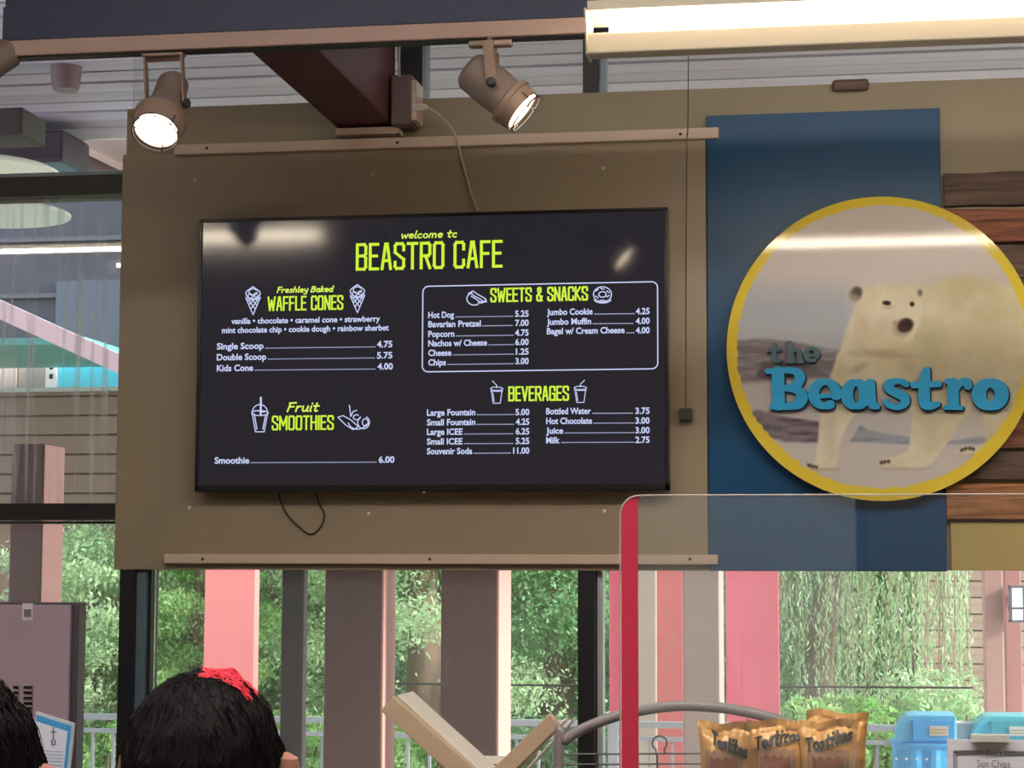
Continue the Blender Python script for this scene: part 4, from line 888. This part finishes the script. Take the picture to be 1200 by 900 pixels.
# willow with hanging strands
wx = tx(1010, 14.5); wl = empty('weeping_willow', (wx, 14.5, -.1), 'weeping willow with pale hanging strands right of the rose post', 'tree')
m = MB(); m.tube(bez([(wx - .35, 14.8, -.1), (wx - .3, 14.8, 1.2), (wx - .1, 14.7, 2.4), (wx, 14.6, 3.6)], 4), [.14, .13, .12, .11, .1, .1, .09, .09, .08, .08, .07, .06, .05], 10)
for k in range(6): a = k * 1.05; m.tube(bez([(wx - .1, 14.7, 2.6), (wx + math.cos(a) * .5, 14.6 + math.sin(a) * .4, 3.6), (wx + math.cos(a) * 1.1, 14.6 + math.sin(a) * .7, 3.4)], 3), .03, 6)
m.build('trunk', M_bark, wl, smooth=True)
pts = []; sm = MB()
for k in range(420):
    x = wx + RNG.uniform(-.62, .72); y = 14.5 + RNG.uniform(-.6, .8); zlo = RNG.uniform(.9, 2.3) if RNG.random() < .8 else RNG.uniform(.5, 1); ph = RNG.uniform(0, 6)
    n = int((3.9 - zlo) / .035); zz = np.linspace(3.9, zlo, n); xx = x + .03 * np.sin(zz * 3 + ph) + RNG.normal(size=n) * .012
    pts.append(np.stack([xx, y + RNG.normal(size=n) * .012, zz], 1))
    if k % 3 == 0: sm.tube([(x + .03 * math.sin(z * 3 + ph), y, z) for z in (3.9, 3.3, 2.7, 2.1, zlo)], .004, 3)
c = np.vstack(pts); n = len(c); d = RNG.normal(size=(n, 3)) * .35; d[:, 2] -= 1; d /= np.linalg.norm(d, axis=1)[:, None]; e = np.cross(d, RNG.normal(size=(n, 3))); e /= np.linalg.norm(e, axis=1)[:, None]
s = .024 * RNG.uniform(.6, 1.4, n)[:, None]; V = np.stack([c - d * s, c + e * s * .3, c + d * s, c - e * s * .3], 1).reshape(-1, 3)
mesh_np('hanging_strands', V, np.arange(4 * n).reshape(-1, 4), LEAF[2], wl, kind='stuff')
sm.build('twigs', M_bark, wl, kind='stuff')
# timber building behind the willow on the right
sh = empty('timber_shed', (tx(1150, 16), 16, -.1), 'pale timber-sided shed behind the willow at right', 'shed')
sx0, sx1 = tx(1075, 16), tx(1230, 16); MB().box((sx0, 16.04, -.1), (sx1, 17.5, 3.2)).build('shed_wall', M_dark, sh)
M_sid = objrand(mat('pinkish weathered board', (196, 166, 154), .8, vary=.2, scale=3, stretch=(1, 1, 8)), .12); z = 0
while z < 3.1:
    MB().box((sx0, 16.0 - .004 * (int(z * 100) % 3), z), (sx1, 16.04, z + .115)).build('siding_board', M_sid, sh); z += .125
# dark horizontal cable across the trees
tag(MB().tube([P(380, 800, 12.6), P(620, 803, 12.6), P(1140, 806, 12.6)], .007, 6).build('guy_wire', M_dark), 'thin dark wire strung across in front of the trees', 'wire')

# ================================================================== FOREGROUND INSIDE
# cabinet at the left
cY = 5.0
cabx = PX(90, cY, 800); cabz = PZ(706, cY, 45)
cab = empty('equipment_cabinet', (cabx - .45, cY, 0), 'dark purple-grey metal cabinet at the lower left', 'cabinet')
MB().box((cabx - .9, cY, 0), (cabx, cY + .06, cabz)).build('body', mat('cabinet dark edge', (80, 72, 84), .35, vary=.05), cab, bevel=.006)
MB().box((cabx - .88, cY - .018, .1), (PX(80, cY - .018, 800), cY, cabz - .006)).build('front_panel', mat('cabinet front', (172, 152, 166), .3, vary=.08, scale=2), cab, bevel=.004)
MB().box(P(26, 727, cY - .02), P(38.5, 707, cY - .022)).build('paper_tag', mat('grey tag', (216, 206, 214), .6), cab)
MB().box(P(28, 723, cY - .0225), P(36.5, 714, cY - .0235)).build('tag_print', mat('tag ink', (120, 110, 120), .6), cab)
for c0, c1 in ((16, 21), (28, 37)):
    for k in range(15):
        y_ = 804 + k * 6.2; MB().box(P(c0, y_ + 2.6, cY - .019), P(c1, y_, cY - .022)).build('vent_slot', M_black, cab)
    MB().box(P(c1, 900, cY - .018), P(c1 + 1.4, 803, cY - .024)).build('vent_edge', mat('vent edge', (160, 145, 150), .4), cab)
# small framed notice on the left
nt_ = empty('table_notice', P(62, 920, 4.2), 'small framed paper notice with a blue edge beside the cabinet', 'notice')
A, B, Cc, Dd = P(36, 915, 4.162), P(78, 925, 4.162), P(86, 848, 4.162), P(42, 834, 4.162)
def slab(q, dy0, dy1, name, m, par):
    v = [Vector(a) + Vector((0, dy0, 0)) for a in q] + [Vector(a) + Vector((0, dy1, 0)) for a in q]
    return MB().add(v, [(0, 1, 2, 3), (7, 6, 5, 4), (0, 4, 5, 1), (1, 5, 6, 2), (2, 6, 7, 3), (3, 7, 4, 0)]).build(name, m, par)
slab((A, B, Cc, Dd), 0, .012, 'frame', mat('clear grey frame', (204, 208, 218), .3), nt_)
ctr = (A + B + Cc + Dd) / 4
ins = [ctr + (q - ctr) * .92 for q in (A, B, Cc, Dd)]; slab(ins, -.002, 0, 'blue_border', mat('notice blue', (70, 160, 220), .5), nt_)
ins2 = [ctr + (q - ctr) * .92 + (Vector((-.004, 0, -.006))) for q in (A, B, Cc, Dd)]; ins2 = [ctr + Vector((-.005, 0, -.008)) + (q - ctr) * .86 for q in (A, B, Cc, Dd)]
slab(ins2, -.004, -.002, 'paper', mat('notice paper', (214, 216, 232), .6, emit=.08), nt_)
m = MB()
for st in ([(61, 853), (61, 868)], [(58.5, 858), (64, 858)], [(59, 868), (59.5, 873), (63, 873), (63, 868)]):
    q = [P(a, b, 4.15) for a, b in st]
    for p, r in zip(q, q[1:]): m.capsule((p.x, p.z), (r.x, r.z), .0012, .0012, 4.1565, 4.158, lambda a, b: (a, b), 4)
m.build('printed_figure', mat('ink grey', (90, 100, 120), .6), nt_)
m = MB()
for k in range(5): m.capsule((P(50, 880, 4.15).x, P(55, 880 + k * 4, 4.15).z), (P(72, 880, 4.15).x, P(55, 881 + k * 4, 4.15).z), .0006, .0006, 4.1565, 4.158, lambda a, b: (a, b), 4)
m.build('printed_text', mat('ink pale', (150, 155, 180), .6), nt_)
# counter
ct_ = empty('service_counter', (.4, 3.5, 0), 'service counter below the acrylic screen', 'counter')
MB().box((-1.7, 2.75, 0), (2.4, 4.45, .9)).build('counter_body', M_room, ct_); MB().box((-1.75, 2.7, .9), (2.45, 4.5, .95)).build('worktop', mat('counter laminate', (120, 108, 100), .4), ct_, bevel=.005)
MB().box((P(62, 920, 4.2).x - .25, 4.0, .9), (P(62, 920, 4.2).x + .25, 4.4, .95)) if 0 else None
pd = empty('notice_stand', (P(62, 920, 4.2).x, 4.2, 0), 'slim pedestal carrying the framed notice, below the view', 'stand')
zn = min(A.z, B.z); MB().lathe([(.14, 0), (.14, .02), (.018, .04), (.018, zn - .02), (.05, zn - .015), (.05, zn)], (P(62, 920, 4.2).x, 4.2, 0), (0, 0, 1), 24).build('pole', M_dark, pd, smooth='auto')

# V shaped wooden rack
vr = empty('wooden_rack', (P(575, 900, 3.6).x, 3.6, .95), 'V-shaped pale wooden display rack rising in front of the window', 'rack')
M_vw = mat('pale beige wood', (190, 164, 138), .55, vary=.08, scale=5, stretch=(2, 2, 8)); M_vg = mat('whitish rack edge', (222, 214, 202), .45)
v0 = P(582, 945, 3.6)
def arm(tip, Y, w1_):
    p = P(*tip, Y); q = Vector((v0.x + (.02 if tip[0] < 580 else -.02), Y, v0.z)); d = (q - p).normalized(); nrm = Vector((d.z, 0, -d.x)); nrm = nrm if nrm.z > 0 else -nrm
    MB().bar(p, q, w1_, .016, nrm).build('slat', M_vw, vr, bevel=.001)
    MB().bar(p + nrm * .0 + Vector((0, 0, 0)), q, .012, .034, nrm).build('slat_rib', M_vw, vr) if 0 else None
    return p, q, nrm
pL = P(455, 824, 3.58); qL = P(590, 945, 3.58); dL = (qL - pL).normalized(); nL = Vector((-dL.z, 0, dL.x)); 
MB().bar(pL, qL, .03, .033, nL).build('front_slat', M_vw, vr, bevel=.0015)
MB().bar(pL + nL * .017 + Vector((.003, .075, 0)), qL + nL * .017 + Vector((0, .075, 0)), .12, .004, nL).build('pale_slat', M_vg, vr, bevel=.001)
pR = P(651, 843, 3.56); qR = P(560, 932, 3.56); dR = (qR - pR).normalized(); nR = Vector((dR.z, 0, -dR.x))
MB().bar(pR, qR, .03, .028, nR).build('front_slat', M_vw, vr, bevel=.0015)
MB().bar(P(664, 842, 3.6), P(575, 938, 3.6), .05, .004, nR).build('pale_slat', M_vg, vr, bevel=.001)
MB().bar(P(672, 843, 3.66), P(585, 938, 3.66), .05, .004, nR).build('pale_slat', M_vg, vr, bevel=.001)
MB().box((P(552, 893, 3.75).x, 3.72, P(552, 893, 3.75).z), (P(600, 888, 3.75).x, 3.78, P(552, 887, 3.75).z)).build('cross_bar', M_vg, vr)
MB().box((v0.x - .03, 3.5, .95), (v0.x + .03, 3.72, v0.z + .02)).build('stand_post', M_vw, vr)
MB().box((v0.x - .14, 3.45, .95), (v0.x + .14, 3.85, .97)).build('foot', M_vw, vr)

# wire rack with an arched grey tube
wr = empty('wire_rack', (P(790, 950, 3.3).x, 3.3, .95), 'grey wire snack rack with an arched tube top', 'rack')
M_gt = mat('grey painted steel', (140, 132, 134), .4); M_wire = mat('dark wire', (74, 66, 72), .4)
arcp = [P(a, b, 3.32) for a, b in ((655, 884), (662, 868), (690, 851), (735, 836), (790, 827.5), (840, 829), (880, 835.5), (915, 845), (950, 862), (975, 885))]
MB().tube(bez([(arcp[0].x, 3.32, .95)] + arcp + [(arcp[-1].x + .01, 3.32, .95)], 8), .0085, 12).build('arched_tube', M_gt, wr, smooth=True)
MB().tube([P(656, 900, 3.32), P(656.5, 865, 3.32)], .0065, 10).build('end_post', M_gt, wr, smooth=True)
for y_ in (883, 895, 907, 930):
    MB().tube([P(659, y_ + 1, 3.32), P(960, y_ - 1, 3.32)], .0017, 6).build('wire', M_wire, wr)
for x in (770, 700, 940): MB().tube([P(x, 883, 3.315), Vector((P(x, 883, 3.315).x, 3.315, .97))], .0017, 6).build('wire', M_wire, wr)
hk = arc(773, 870.5, 9, 8.5, 130, 410, 16); MB().tube([P(769, 884, 3.31), P(768.5, 878, 3.31)] + [P(a, b, 3.31) for a, b in [(773 + 8.6 * math.cos(t), 871 + 8.5 * math.sin(t)) for t in np.linspace(2.3, 7.2, 18)]] + [P(779, 884, 3.31)], .0014, 6).build('hook', M_wire, wr)
# shelf for the bags
bz_ = P(905, 950, 3.15).z
MB().box((P(790, 950, 3.15).x, 3.06, bz_ - .012), (P(1030, 950, 3.15).x, 3.4, bz_)).build('shelf', M_gt, wr)
for x in (800, 1020): MB().box((P(x, 950, 3.15).x - .008, 3.2, .95), (P(x, 950, 3.15).x + .008, 3.216, bz_ - .012)).build('shelf_leg', M_gt, wr)

# chip bags
M_foil = mat('gold foil bag', (226, 168, 92), .3, metal=.08, vary=.08, scale=6); M_ink = mat('black ink', (24, 20, 22), .5)
M_red = mat('russet print', (150, 86, 62), .4, vary=.25, scale=40); M_clear = mat('dusky window print', (176, 128, 98), .3, vary=.2, scale=50)
def bag(pxl, pxr, pyl, pyr, Y, label, tx0, tx1, ty0, ty1, seed, flare=1.0, th=.03, lean=.14):
    xa, xb = P(pxl, pyl, Y).x, P(pxr, pyr, Y).x; zl, zr = P(pxl, pyl, Y).z, P(pxr, pyr, Y).z; zb_ = bz_; cx = (xa + xb) / 2; W = xb - xa
    t = empty('chip_bag', (cx, Y, zb_), label, 'chip bag', 'bags of tortilla chips on the wire rack')
    NU, NV = 30, 34
    def surf(u_, v_, side):
        ztop = zl + (zr - zl) * u_; hgt = ztop - zb_
        puff = (math.sin(math.pi * min(1, max(0, (v_ + .02) / .93))) ** .55 if v_ < .9 else 0) * (max(0, 1 - abs(2 * u_ - 1) ** 2.6)) ** .6
        wv = 1 + .05 * flare * max(0, (v_ - .72) / .28) - .07 * math.sin(math.pi * min(1, v_ / .9))
        wr_ = .004 * mnoise.noise(Vector((u_ * 5 + seed, v_ * 6, side * 3))) + .0022 * math.sin(u_ * 34 + seed) * (max(0, v_ - .7) / .3) + .0035 * abs(mnoise.noise(Vector((u_ * 13, v_ * 3 + seed, side))))
        x = cx + (u_ - .5) * W * wv; z = zb_ + hgt * v_ + .0025 * math.sin(u_ * 9 + seed) * (v_ > .8)
        y = Y + side * (th * puff) + wr_ * (1 if v_ > .02 else 0) + .012 * math.sin(u_ * 5 + seed) * max(0, v_ - .8) * 3
        return (x, y, z)
    V = []; Fq = []
    for side in (-1, 1):
        b0 = len(V)
        for j in range(NV + 1):
            for i in range(NU + 1): V.append(surf(i / NU, j / NV, side))
        for j in range(NV):
            for i in range(NU):
                q = [b0 + j * (NU + 1) + i, b0 + j * (NU + 1) + i + 1, b0 + (j + 1) * (NU + 1) + i + 1, b0 + (j + 1) * (NU + 1) + i]; Fq.append(q if side < 0 else q[::-1])
    m = MB(); m.add(V, Fq); m.build('bag_body', M_foil, t, smooth=True)
    # print patches follow the front of the bag
    def patch(u0, u1, v0_, v1, mt, nm, rag=.0, off=.0014):
        vs = []; fs = []; n = 14
        for j in range(n + 1):
            for i in range(n + 1):
                uu = u0 + (u1 - u0) * i / n; vv = v0_ + (v1 - v0_) * j / n + (rag * math.sin(i * 1.7 + seed) if j == n else 0); p = surf(uu, vv, -1); vs.append((p[0], p[1] - off, p[2]))
        for j in range(n):
            for i in range(n): q = j * (n + 1) + i; fs.append((q, q + 1, q + n + 2, q + n + 1))
        MB().add(vs, fs).build(nm, mt, t, smooth=True)
    patch(.12, .88, .08, .70, M_clear, 'clear_window', .012); patch(.22, .78, .12, .62, M_red, 'label_patch', .02, .0024)
    m = MB()
    s_ = Vector((tx0, ty0)); e_ = Vector((tx1, ty1)); adv = []; x = 0; word = 'Tostitos'
    for ch in word: adv.append(x); x += HAND[ch][0] + 1.5
    tot = x - 1.5
    def fnm(a, b):       # a along the word 0..1, b up in px
        px_ = s_.x + (e_.x - s_.x) * a; py_ = s_.y + (e_.y - s_.y) * a - b
        p = P(px_, py_, Y - th); u_ = min(.98, max(.02, (p.x - xa) / W)); v_ = (p.z - zb_) / ((zl + (zr - zl) * u_) - zb_)
        return u_, v_
    for ch, ax in zip(word, adv):
        for st in HAND[ch][1]:
            for p, q in zip(st, st[1:]):
                a0, b0 = (ax + p[0]) / tot, p[1] * 1.75; a1, b1 = (ax + q[0]) / tot, q[1] * 1.75
                # thick stroke as a quad laid on the bag
                L = Vector(((a1 - a0) * (e_.x - s_.x), b1 - b0)); 
                if L.length < 1e-6: continue
                nn = Vector((-L.y, L.x)).normalized() * 1.45; ll = L.normalized() * 1.0; vs = []
                for (ca_, cb_) in ((-1, -1), (1, -1), (1, 1), (-1, 1)):
                    ox = ll.x * ca_ + nn.x * cb_; oy = ll.y * ca_ + nn.y * cb_
                    aa_ = (a0 if ca_ < 0 else a1) + ox / (e_.x - s_.x); bb_ = (b0 if ca_ < 0 else b1) + oy
                    uu, vv = fnm(aa_, bb_); pt_ = surf(uu, vv, -1); vs.append((pt_[0], pt_[1] - .0042 - m.k * 1e-6, pt_[2]))
                m.k += 1; m.add(vs, [(0, 1, 2, 3)])
    m.build('lettering', M_ink, t)
    MB().box((xa + .004, Y - .006, zb_ + .0), (xb - .004, Y + .006, zb_ + .006)).build('bottom_seal', M_foil, t)
bag(819, 880, 846, 847, 3.10, 'gold tortilla chip bag nearest the red tape, its name sloping down', 834, 876, 872, 889, 1.0)
bag(876, 942, 842, 845, 3.13, 'middle gold tortilla chip bag of the three', 884, 938, 879, 867, 3.3)
bag(946, 1016, 831, 837, 3.28, 'crumpled gold bag rising behind the right-hand chip bag', 950, 1000, 872, 872, 5.5)
bag(936, 1004, 846, 843, 3.12, 'right-hand gold tortilla chip bag, its name clearly readable', 944, 998, 882, 868, 7.7)

# acrylic screen with red tape
aY = 2.9
ac = empty('acrylic_screen', (P(900, 900, aY).x, aY, .95), 'clear acrylic sneeze screen with a rounded corner over the counter', 'screen')
xa = P(727, 700, aY).x; zt_ = PZ(580, aY, 900); xr = 2.3; r = .028
pl = [(xa, 1.0), (xr, 1.0), (xr, zt_)] + arc(xa + r, zt_ - r, r, r, 90, 180, 10)
MB().prism(pl, aY, aY + .006).build('sheet', glass_mat('acrylic', (.97, .97, .97), .025, 0, 1.49), ac)
pe = [(xa, 1.0)] + arc(xa + r, zt_ - r, r, r, 180, 90, 10) + [(xr, zt_)]
m = MB(); m.tube([(a, aY - .001, b) for a, b in pe], .0011, 5); m.build('polished_edge', mat('acrylic edge', (206, 196, 190), .3), ac)
xt = P(748, 700, aY).x; tp = [(xa + .002, 1.0), (xt, 1.0), (xt, zt_ - .001)] + arc(xa + r, zt_ - r, r - .002, r - .002, 90, 180, 10)
MB().prism(tp, aY - .0035, aY - .002).build('red_tape', mat('red tape', (206, 52, 80), .45, vary=.06, scale=8, stretch=(1, 1, 5)), ac, label='strip of red tape along the left edge')
MB().box((xa, aY - .01, .95), (xr, aY + .016, 1.0)).build('base_channel', M_gt, ac)
# price card
pc_ = empty('price_card', (P(1180, 940, 3.2).x, 3.2, .95), 'white price card with grey lettering at the lower right corner', 'card')
cz1 = PZ(867, 3.2, 1160); cx0 = P(1110, 880, 3.2).x
MB().box((cx0, 3.2, cz1 - .16), (cx0 + .22, 3.204, cz1)).build('card', mat('white card', (246, 242, 250), .5), pc_)
MB().box((P(1138, 870, 3.19).x, 3.188, PZ(870, 3.19, 1160)), (P(1183, 870, 3.19).x, 3.21, PZ(861, 3.19, 1160))).build('clip', M_white, pc_, bevel=.001)
MB().lathe([(.05, 0), (.05, .01), (.005, .015), (.005, cz1 - .95 - .1)], (cx0 + .11, 3.215, .95), (0, 0, 1), 16).build('stem', M_gt, pc_)
M_ci = mat('card grey ink', (112, 108, 122), .6)
m = MB(); bY_ = 3.1985
def ln(a, b, c_, d_): p = P(a, b, bY_); q = P(c_, d_, bY_); m.capsule((p.x, p.z), (q.x, q.z), .0006, .0006, bY_, bY_ + .001, lambda a, b: (a, b), 3)
for o in (0, 3):
    ln(1118 + o, 880 + o, 1152, 880 + o); ln(1176, 881 + o, 1240, 881 + o); ln(1118 + o, 880 + o, 1118 + o, 915)
m.build('border', M_ci, pc_)
m = MB(); font_text(m, "Zoo's", 1155, 1174, 885.5, 6.5, bY_ - .0005, 0, 0); m.build('lettering', M_ci, pc_)
m = MB(); font_text(m, 'Sun Chips', 1145, 1184, 899, 8, bY_ - .0005, 0, 0); m.build('lettering', M_ci, pc_)

# ================================================================== PEOPLE
def skin_obj(name, nodes, edges, m, parent, sub=2, root=0):
    me = bpy.data.meshes.new(name); me.from_pydata([n[0] for n in nodes], edges, []); me.materials.append(m)
    o = bpy.data.objects.new(name, me); COL.objects.link(o); o.parent = parent
    sk = o.modifiers.new('skin', 'SKIN'); sk.use_smooth_shade = True
    if not me.skin_vertices: 
        bpy.context.view_layer.objects.active = o
    for i, n in enumerate(nodes):
        d = me.skin_vertices[0].data[i]; r_ = n[1]; d.radius = (r_, r_) if not isinstance(r_, tuple) else r_; d.use_root = (i == root)
    s = o.modifiers.new('sub', 'SUBSURF'); s.levels = sub; s.render_levels = sub
    return o
def person(x, y, top, label, hair_rgb, shirt, trousers, skin_rgb, wide=1.0, red=False, hairlen=.0):
    t = empty('person', (x, y, 0), label, 'person'); k = top / 1.72; H = top
    Msk = mat('skin ' + label[:8], skin_rgb, .5); N = []; E = []
    def add(p, r, par=None): N.append(((p[0] * k, p[1] * k, p[2] * k), r * k if not isinstance(r, tuple) else (r[0] * k, r[1] * k))); i = len(N) - 1; (E.append((par, i)) if par is not None else None); return i
    pel = add((0, 0, .93), (.14, .10)); wa = add((0, 0, 1.06), (.12, .085), pel); ch = add((0, 0, 1.25), (.15, .10), wa); sh_ = add((0, -.01, 1.40), (.11, .08), ch); nk = add((0, 0, 1.46), .052, sh_); n2 = add((0, .005, 1.52), .05, nk)
    hd_ = add((0, .01, 1.59), (.07, .085), n2); cr = add((0, 0, 1.66), (.072, .08), hd_); nose = add((0, .10, 1.585), .014, hd_); chin = add((0, .075, 1.53), .03, hd_)
    for s in (-1, 1):
        e_ = add((s * .082, 0, 1.595), .014, hd_)
        hp_ = add((s * .09, 0, .88), .085, pel); kn = add((s * .10, .02, .50), .055, hp_); an = add((s * .10, -.01, .09), .038, kn); ft = add((s * .11, .12, .04), .035, an); add((s * .115, .18, .03), .028, ft)
        sd_ = add((s * .17, -.01, 1.385), .055, sh_); el = add((s * .24, -.03, 1.10), .038, sd_); wr_ = add((s * .23, .08, .87), .025, el); pm = add((s * .225, .11, .80), (.03, .018), wr_)
        for q in range(4):
            f0 = add((s * (.225 - .02) + s * q * .013, .125, .755), .009, pm); f1 = add((s * (.205) + s * q * .013, .14, .725 - .005 * (q in (1, 2))), .008, f0); add((s * .205 + s * q * .013, .135, .70 - .006 * (q in (1, 2))), .007, f1)
        t0 = add((s * .20, .14, .80), .011, pm); add((s * .19, .155, .77), .009, t0)
    skin_obj('body', N, E, Msk, t)
    # clothing
    sN = [((0, 0, .88), (.155, .115)), ((0, 0, 1.06), (.14, .105)), ((0, 0, 1.25), (.17, .12)), ((0, -.01, 1.395), (.125, .095)), ((0, -.005, 1.44), (.066, .066))]; sE = [(0, 1), (1, 2), (2, 3), (3, 4)]
    for s in (-1, 1): i = len(sN); sN += [((s * .17, -.01, 1.385), .072), ((s * .225, -.02, 1.17), .06)]; sE += [(3, i), (i, i + 1)]
    skin_obj('shirt', [(tuple(c * k for c in p), tuple(q * k for q in r) if isinstance(r, tuple) else r * k) for p, r in sN], sE, mat('shirt ' + label[:8], shirt, .85, bump=.1, scale=60), t)
    pN = [((0, 0, .96), (.15, .108)), ((0, 0, .88), (.15, .11))]; pE = [(0, 1)]
    for s in (-1, 1): i = len(pN); pN += [((s * .095, 0, .80), .098), ((s * .10, .02, .50), .072), ((s * .10, 0, .10), .06)]; pE += [(1, i), (i, i + 1), (i + 1, i + 2)]
    skin_obj('trousers', [(tuple(c * k for c in p), tuple(q * k for q in r) if isinstance(r, tuple) else r * k) for p, r in pN], pE, mat('trousers ' + label[:8], trousers, .9), t)
    for s in (-1, 1):
        MB().lathe([(.045, -.01), (.052, .01), (.05, .035), (.035, .06)], (x + s * .105 * k, y + .06, .005), (0, 0, 1), 18).build('shoe', M_black, t, smooth='auto').scale = (1, 2.6, 1)
    # hair: one lumpy cap plus many strands
    Mh = mat('hair ' + label[:8], hair_rgb, .6, spec=.15, vary=.3, scale=30); c = Vector((x, y - .012, top - .125)); rx, ry, rz = .0925 * wide, .108, .125
    bm = bmesh.new(); bmesh.ops.create_uvsphere(bm, u_segments=72, v_segments=48, radius=1)
    def hp(n_, lift=0):
        a = math.atan2(n_.x, -n_.y); e = 1 + .05 * mnoise.noise(n_ * 3.1 + Vector((x, 0, 0))) + .03 * mnoise.noise(n_ * 8) + .015 * math.sin(a * 26 + n_.z * 5) + lift
        sq = 1 + .10 * max(0, n_.z) * (abs(n_.x) ** 1.5)        # squarer crown
        low = 1 - .18 * max(0, -n_.z - .2)
        return Vector((n_.x * rx * e * sq * low, n_.y * ry * e, n_.z * rz * e * (1 + hairlen * (n_.z < 0))))
    for v_ in bm.verts:
        n_ = v_.co.normalized(); v_.co = hp(n_)
    bmesh.ops.delete(bm, geom=[v_ for v_ in bm.verts if (v_.co.y > .055 and v_.co.z < .045) or v_.co.z < -rz * (.80 + hairlen)], context='VERTS')
    me = bpy.data.meshes.new('hair'); bm.to_mesh(me); bm.free(); me.materials.append(Mh); me.polygons.foreach_set('use_smooth', [True] * len(me.polygons))
    o = bpy.data.objects.new('hair', me); COL.objects.link(o); o.parent = t; o.location = c - wpos(t)
    sm = MB(); rr_ = random.Random(int(abs(x) * 1000))
    for q in range(2600):
        n_ = Vector((rr_.gauss(0, 1), rr_.gauss(-.25, 1), rr_.gauss(.3, 1))).normalized()
        if n_.y > .45 or n_.z < -.6: continue
        pts_ = []; d = Vector((n_.x * .6 + rr_.gauss(0, .35), -.2 + rr_.gauss(0, .3), -.75 if n_.z < .75 else -.15 + rr_.gauss(0, .2)))
        for s_ in range(5):
            u_ = (n_ + d * (.16 * s_)).normalized(); pts_.append(c + hp(u_, .012 + .022 * (s_ / 4) ** 2 * rr_.random() + (.02 if s_ == 4 and rr_.random() < .15 else 0)))
        if any(p_.y > c.y + .07 for p_ in pts_): continue
        w_ = .0009; vs = []
        for s_, p_ in enumerate(pts_): tt = w_ * (1 - s_ * .2); vs += [p_ + Vector((tt, 0, tt * .3)), p_ - Vector((tt, 0, tt * .3))]
        sm.add(vs, [(2 * s_, 2 * s_ + 1, 2 * s_ + 3, 2 * s_ + 2) for s_ in range(4)])
    sm.build('hair_strands', Mh, t, kind='stuff')
    if red:  # red of the backlit hair, put into the strand colour
        rm = MB()
        for q in range(150):
            a = rr_.uniform(-.02, .5); n_ = Vector((math.sin(a), rr_.uniform(-.3, .25), math.cos(a))).normalized(); pts_ = []
            dx_ = rr_.uniform(.18, .35)
            for s_ in range(6):
                u_ = (n_ + Vector((dx_ * s_ / 5, 0, 0))).normalized(); pts_.append(c + hp(u_, .012 + .028 * math.sin(math.pi * (s_ + .5) / 6.5) * rr_.uniform(.3, 1)))
            vs = []
            for p_ in pts_: vs += [p_ + Vector((0, .0008, .0006)), p_ - Vector((0, .0008, .0006))]
            rm.add(vs, [(2 * s_, 2 * s_ + 1, 2 * s_ + 3, 2 * s_ + 2) for s_ in range(5)])
        rm.build('backlit_strands', mat('red backlit strands', (226, 30, 60), .5), t, kind='stuff', label='red backlit strands on top')
    for s in (-1, 1):
        e_ = MB(); ce = Vector((x + s * rx * 1.02, y + .012, top - .128)); e_.lathe([(.002, -.032), (.012, -.026), (.017, -.01), (.019, .012), (.014, .026), (.003, .031)], ce, (s * .15, -.1, 1), 14)
        eo = e_.build('ear', Msk, t, smooth='auto')
    return t
h1 = P(243, 786, 2.42)
person(h1.x, 2.42, h1.z, 'person with short dark hair seen from behind, in front of the coral post', (26, 20, 22), (50, 50, 62), (44, 46, 56), (176, 120, 104), 1.0, True)
h2 = P(-34, 792, 2.2)
person(h2.x, 2.2, h2.z, 'person with brown hair seen from behind, cut by the left edge', (140, 90, 58), (110, 90, 84), (60, 60, 70), (190, 140, 120), .88, False, .5)
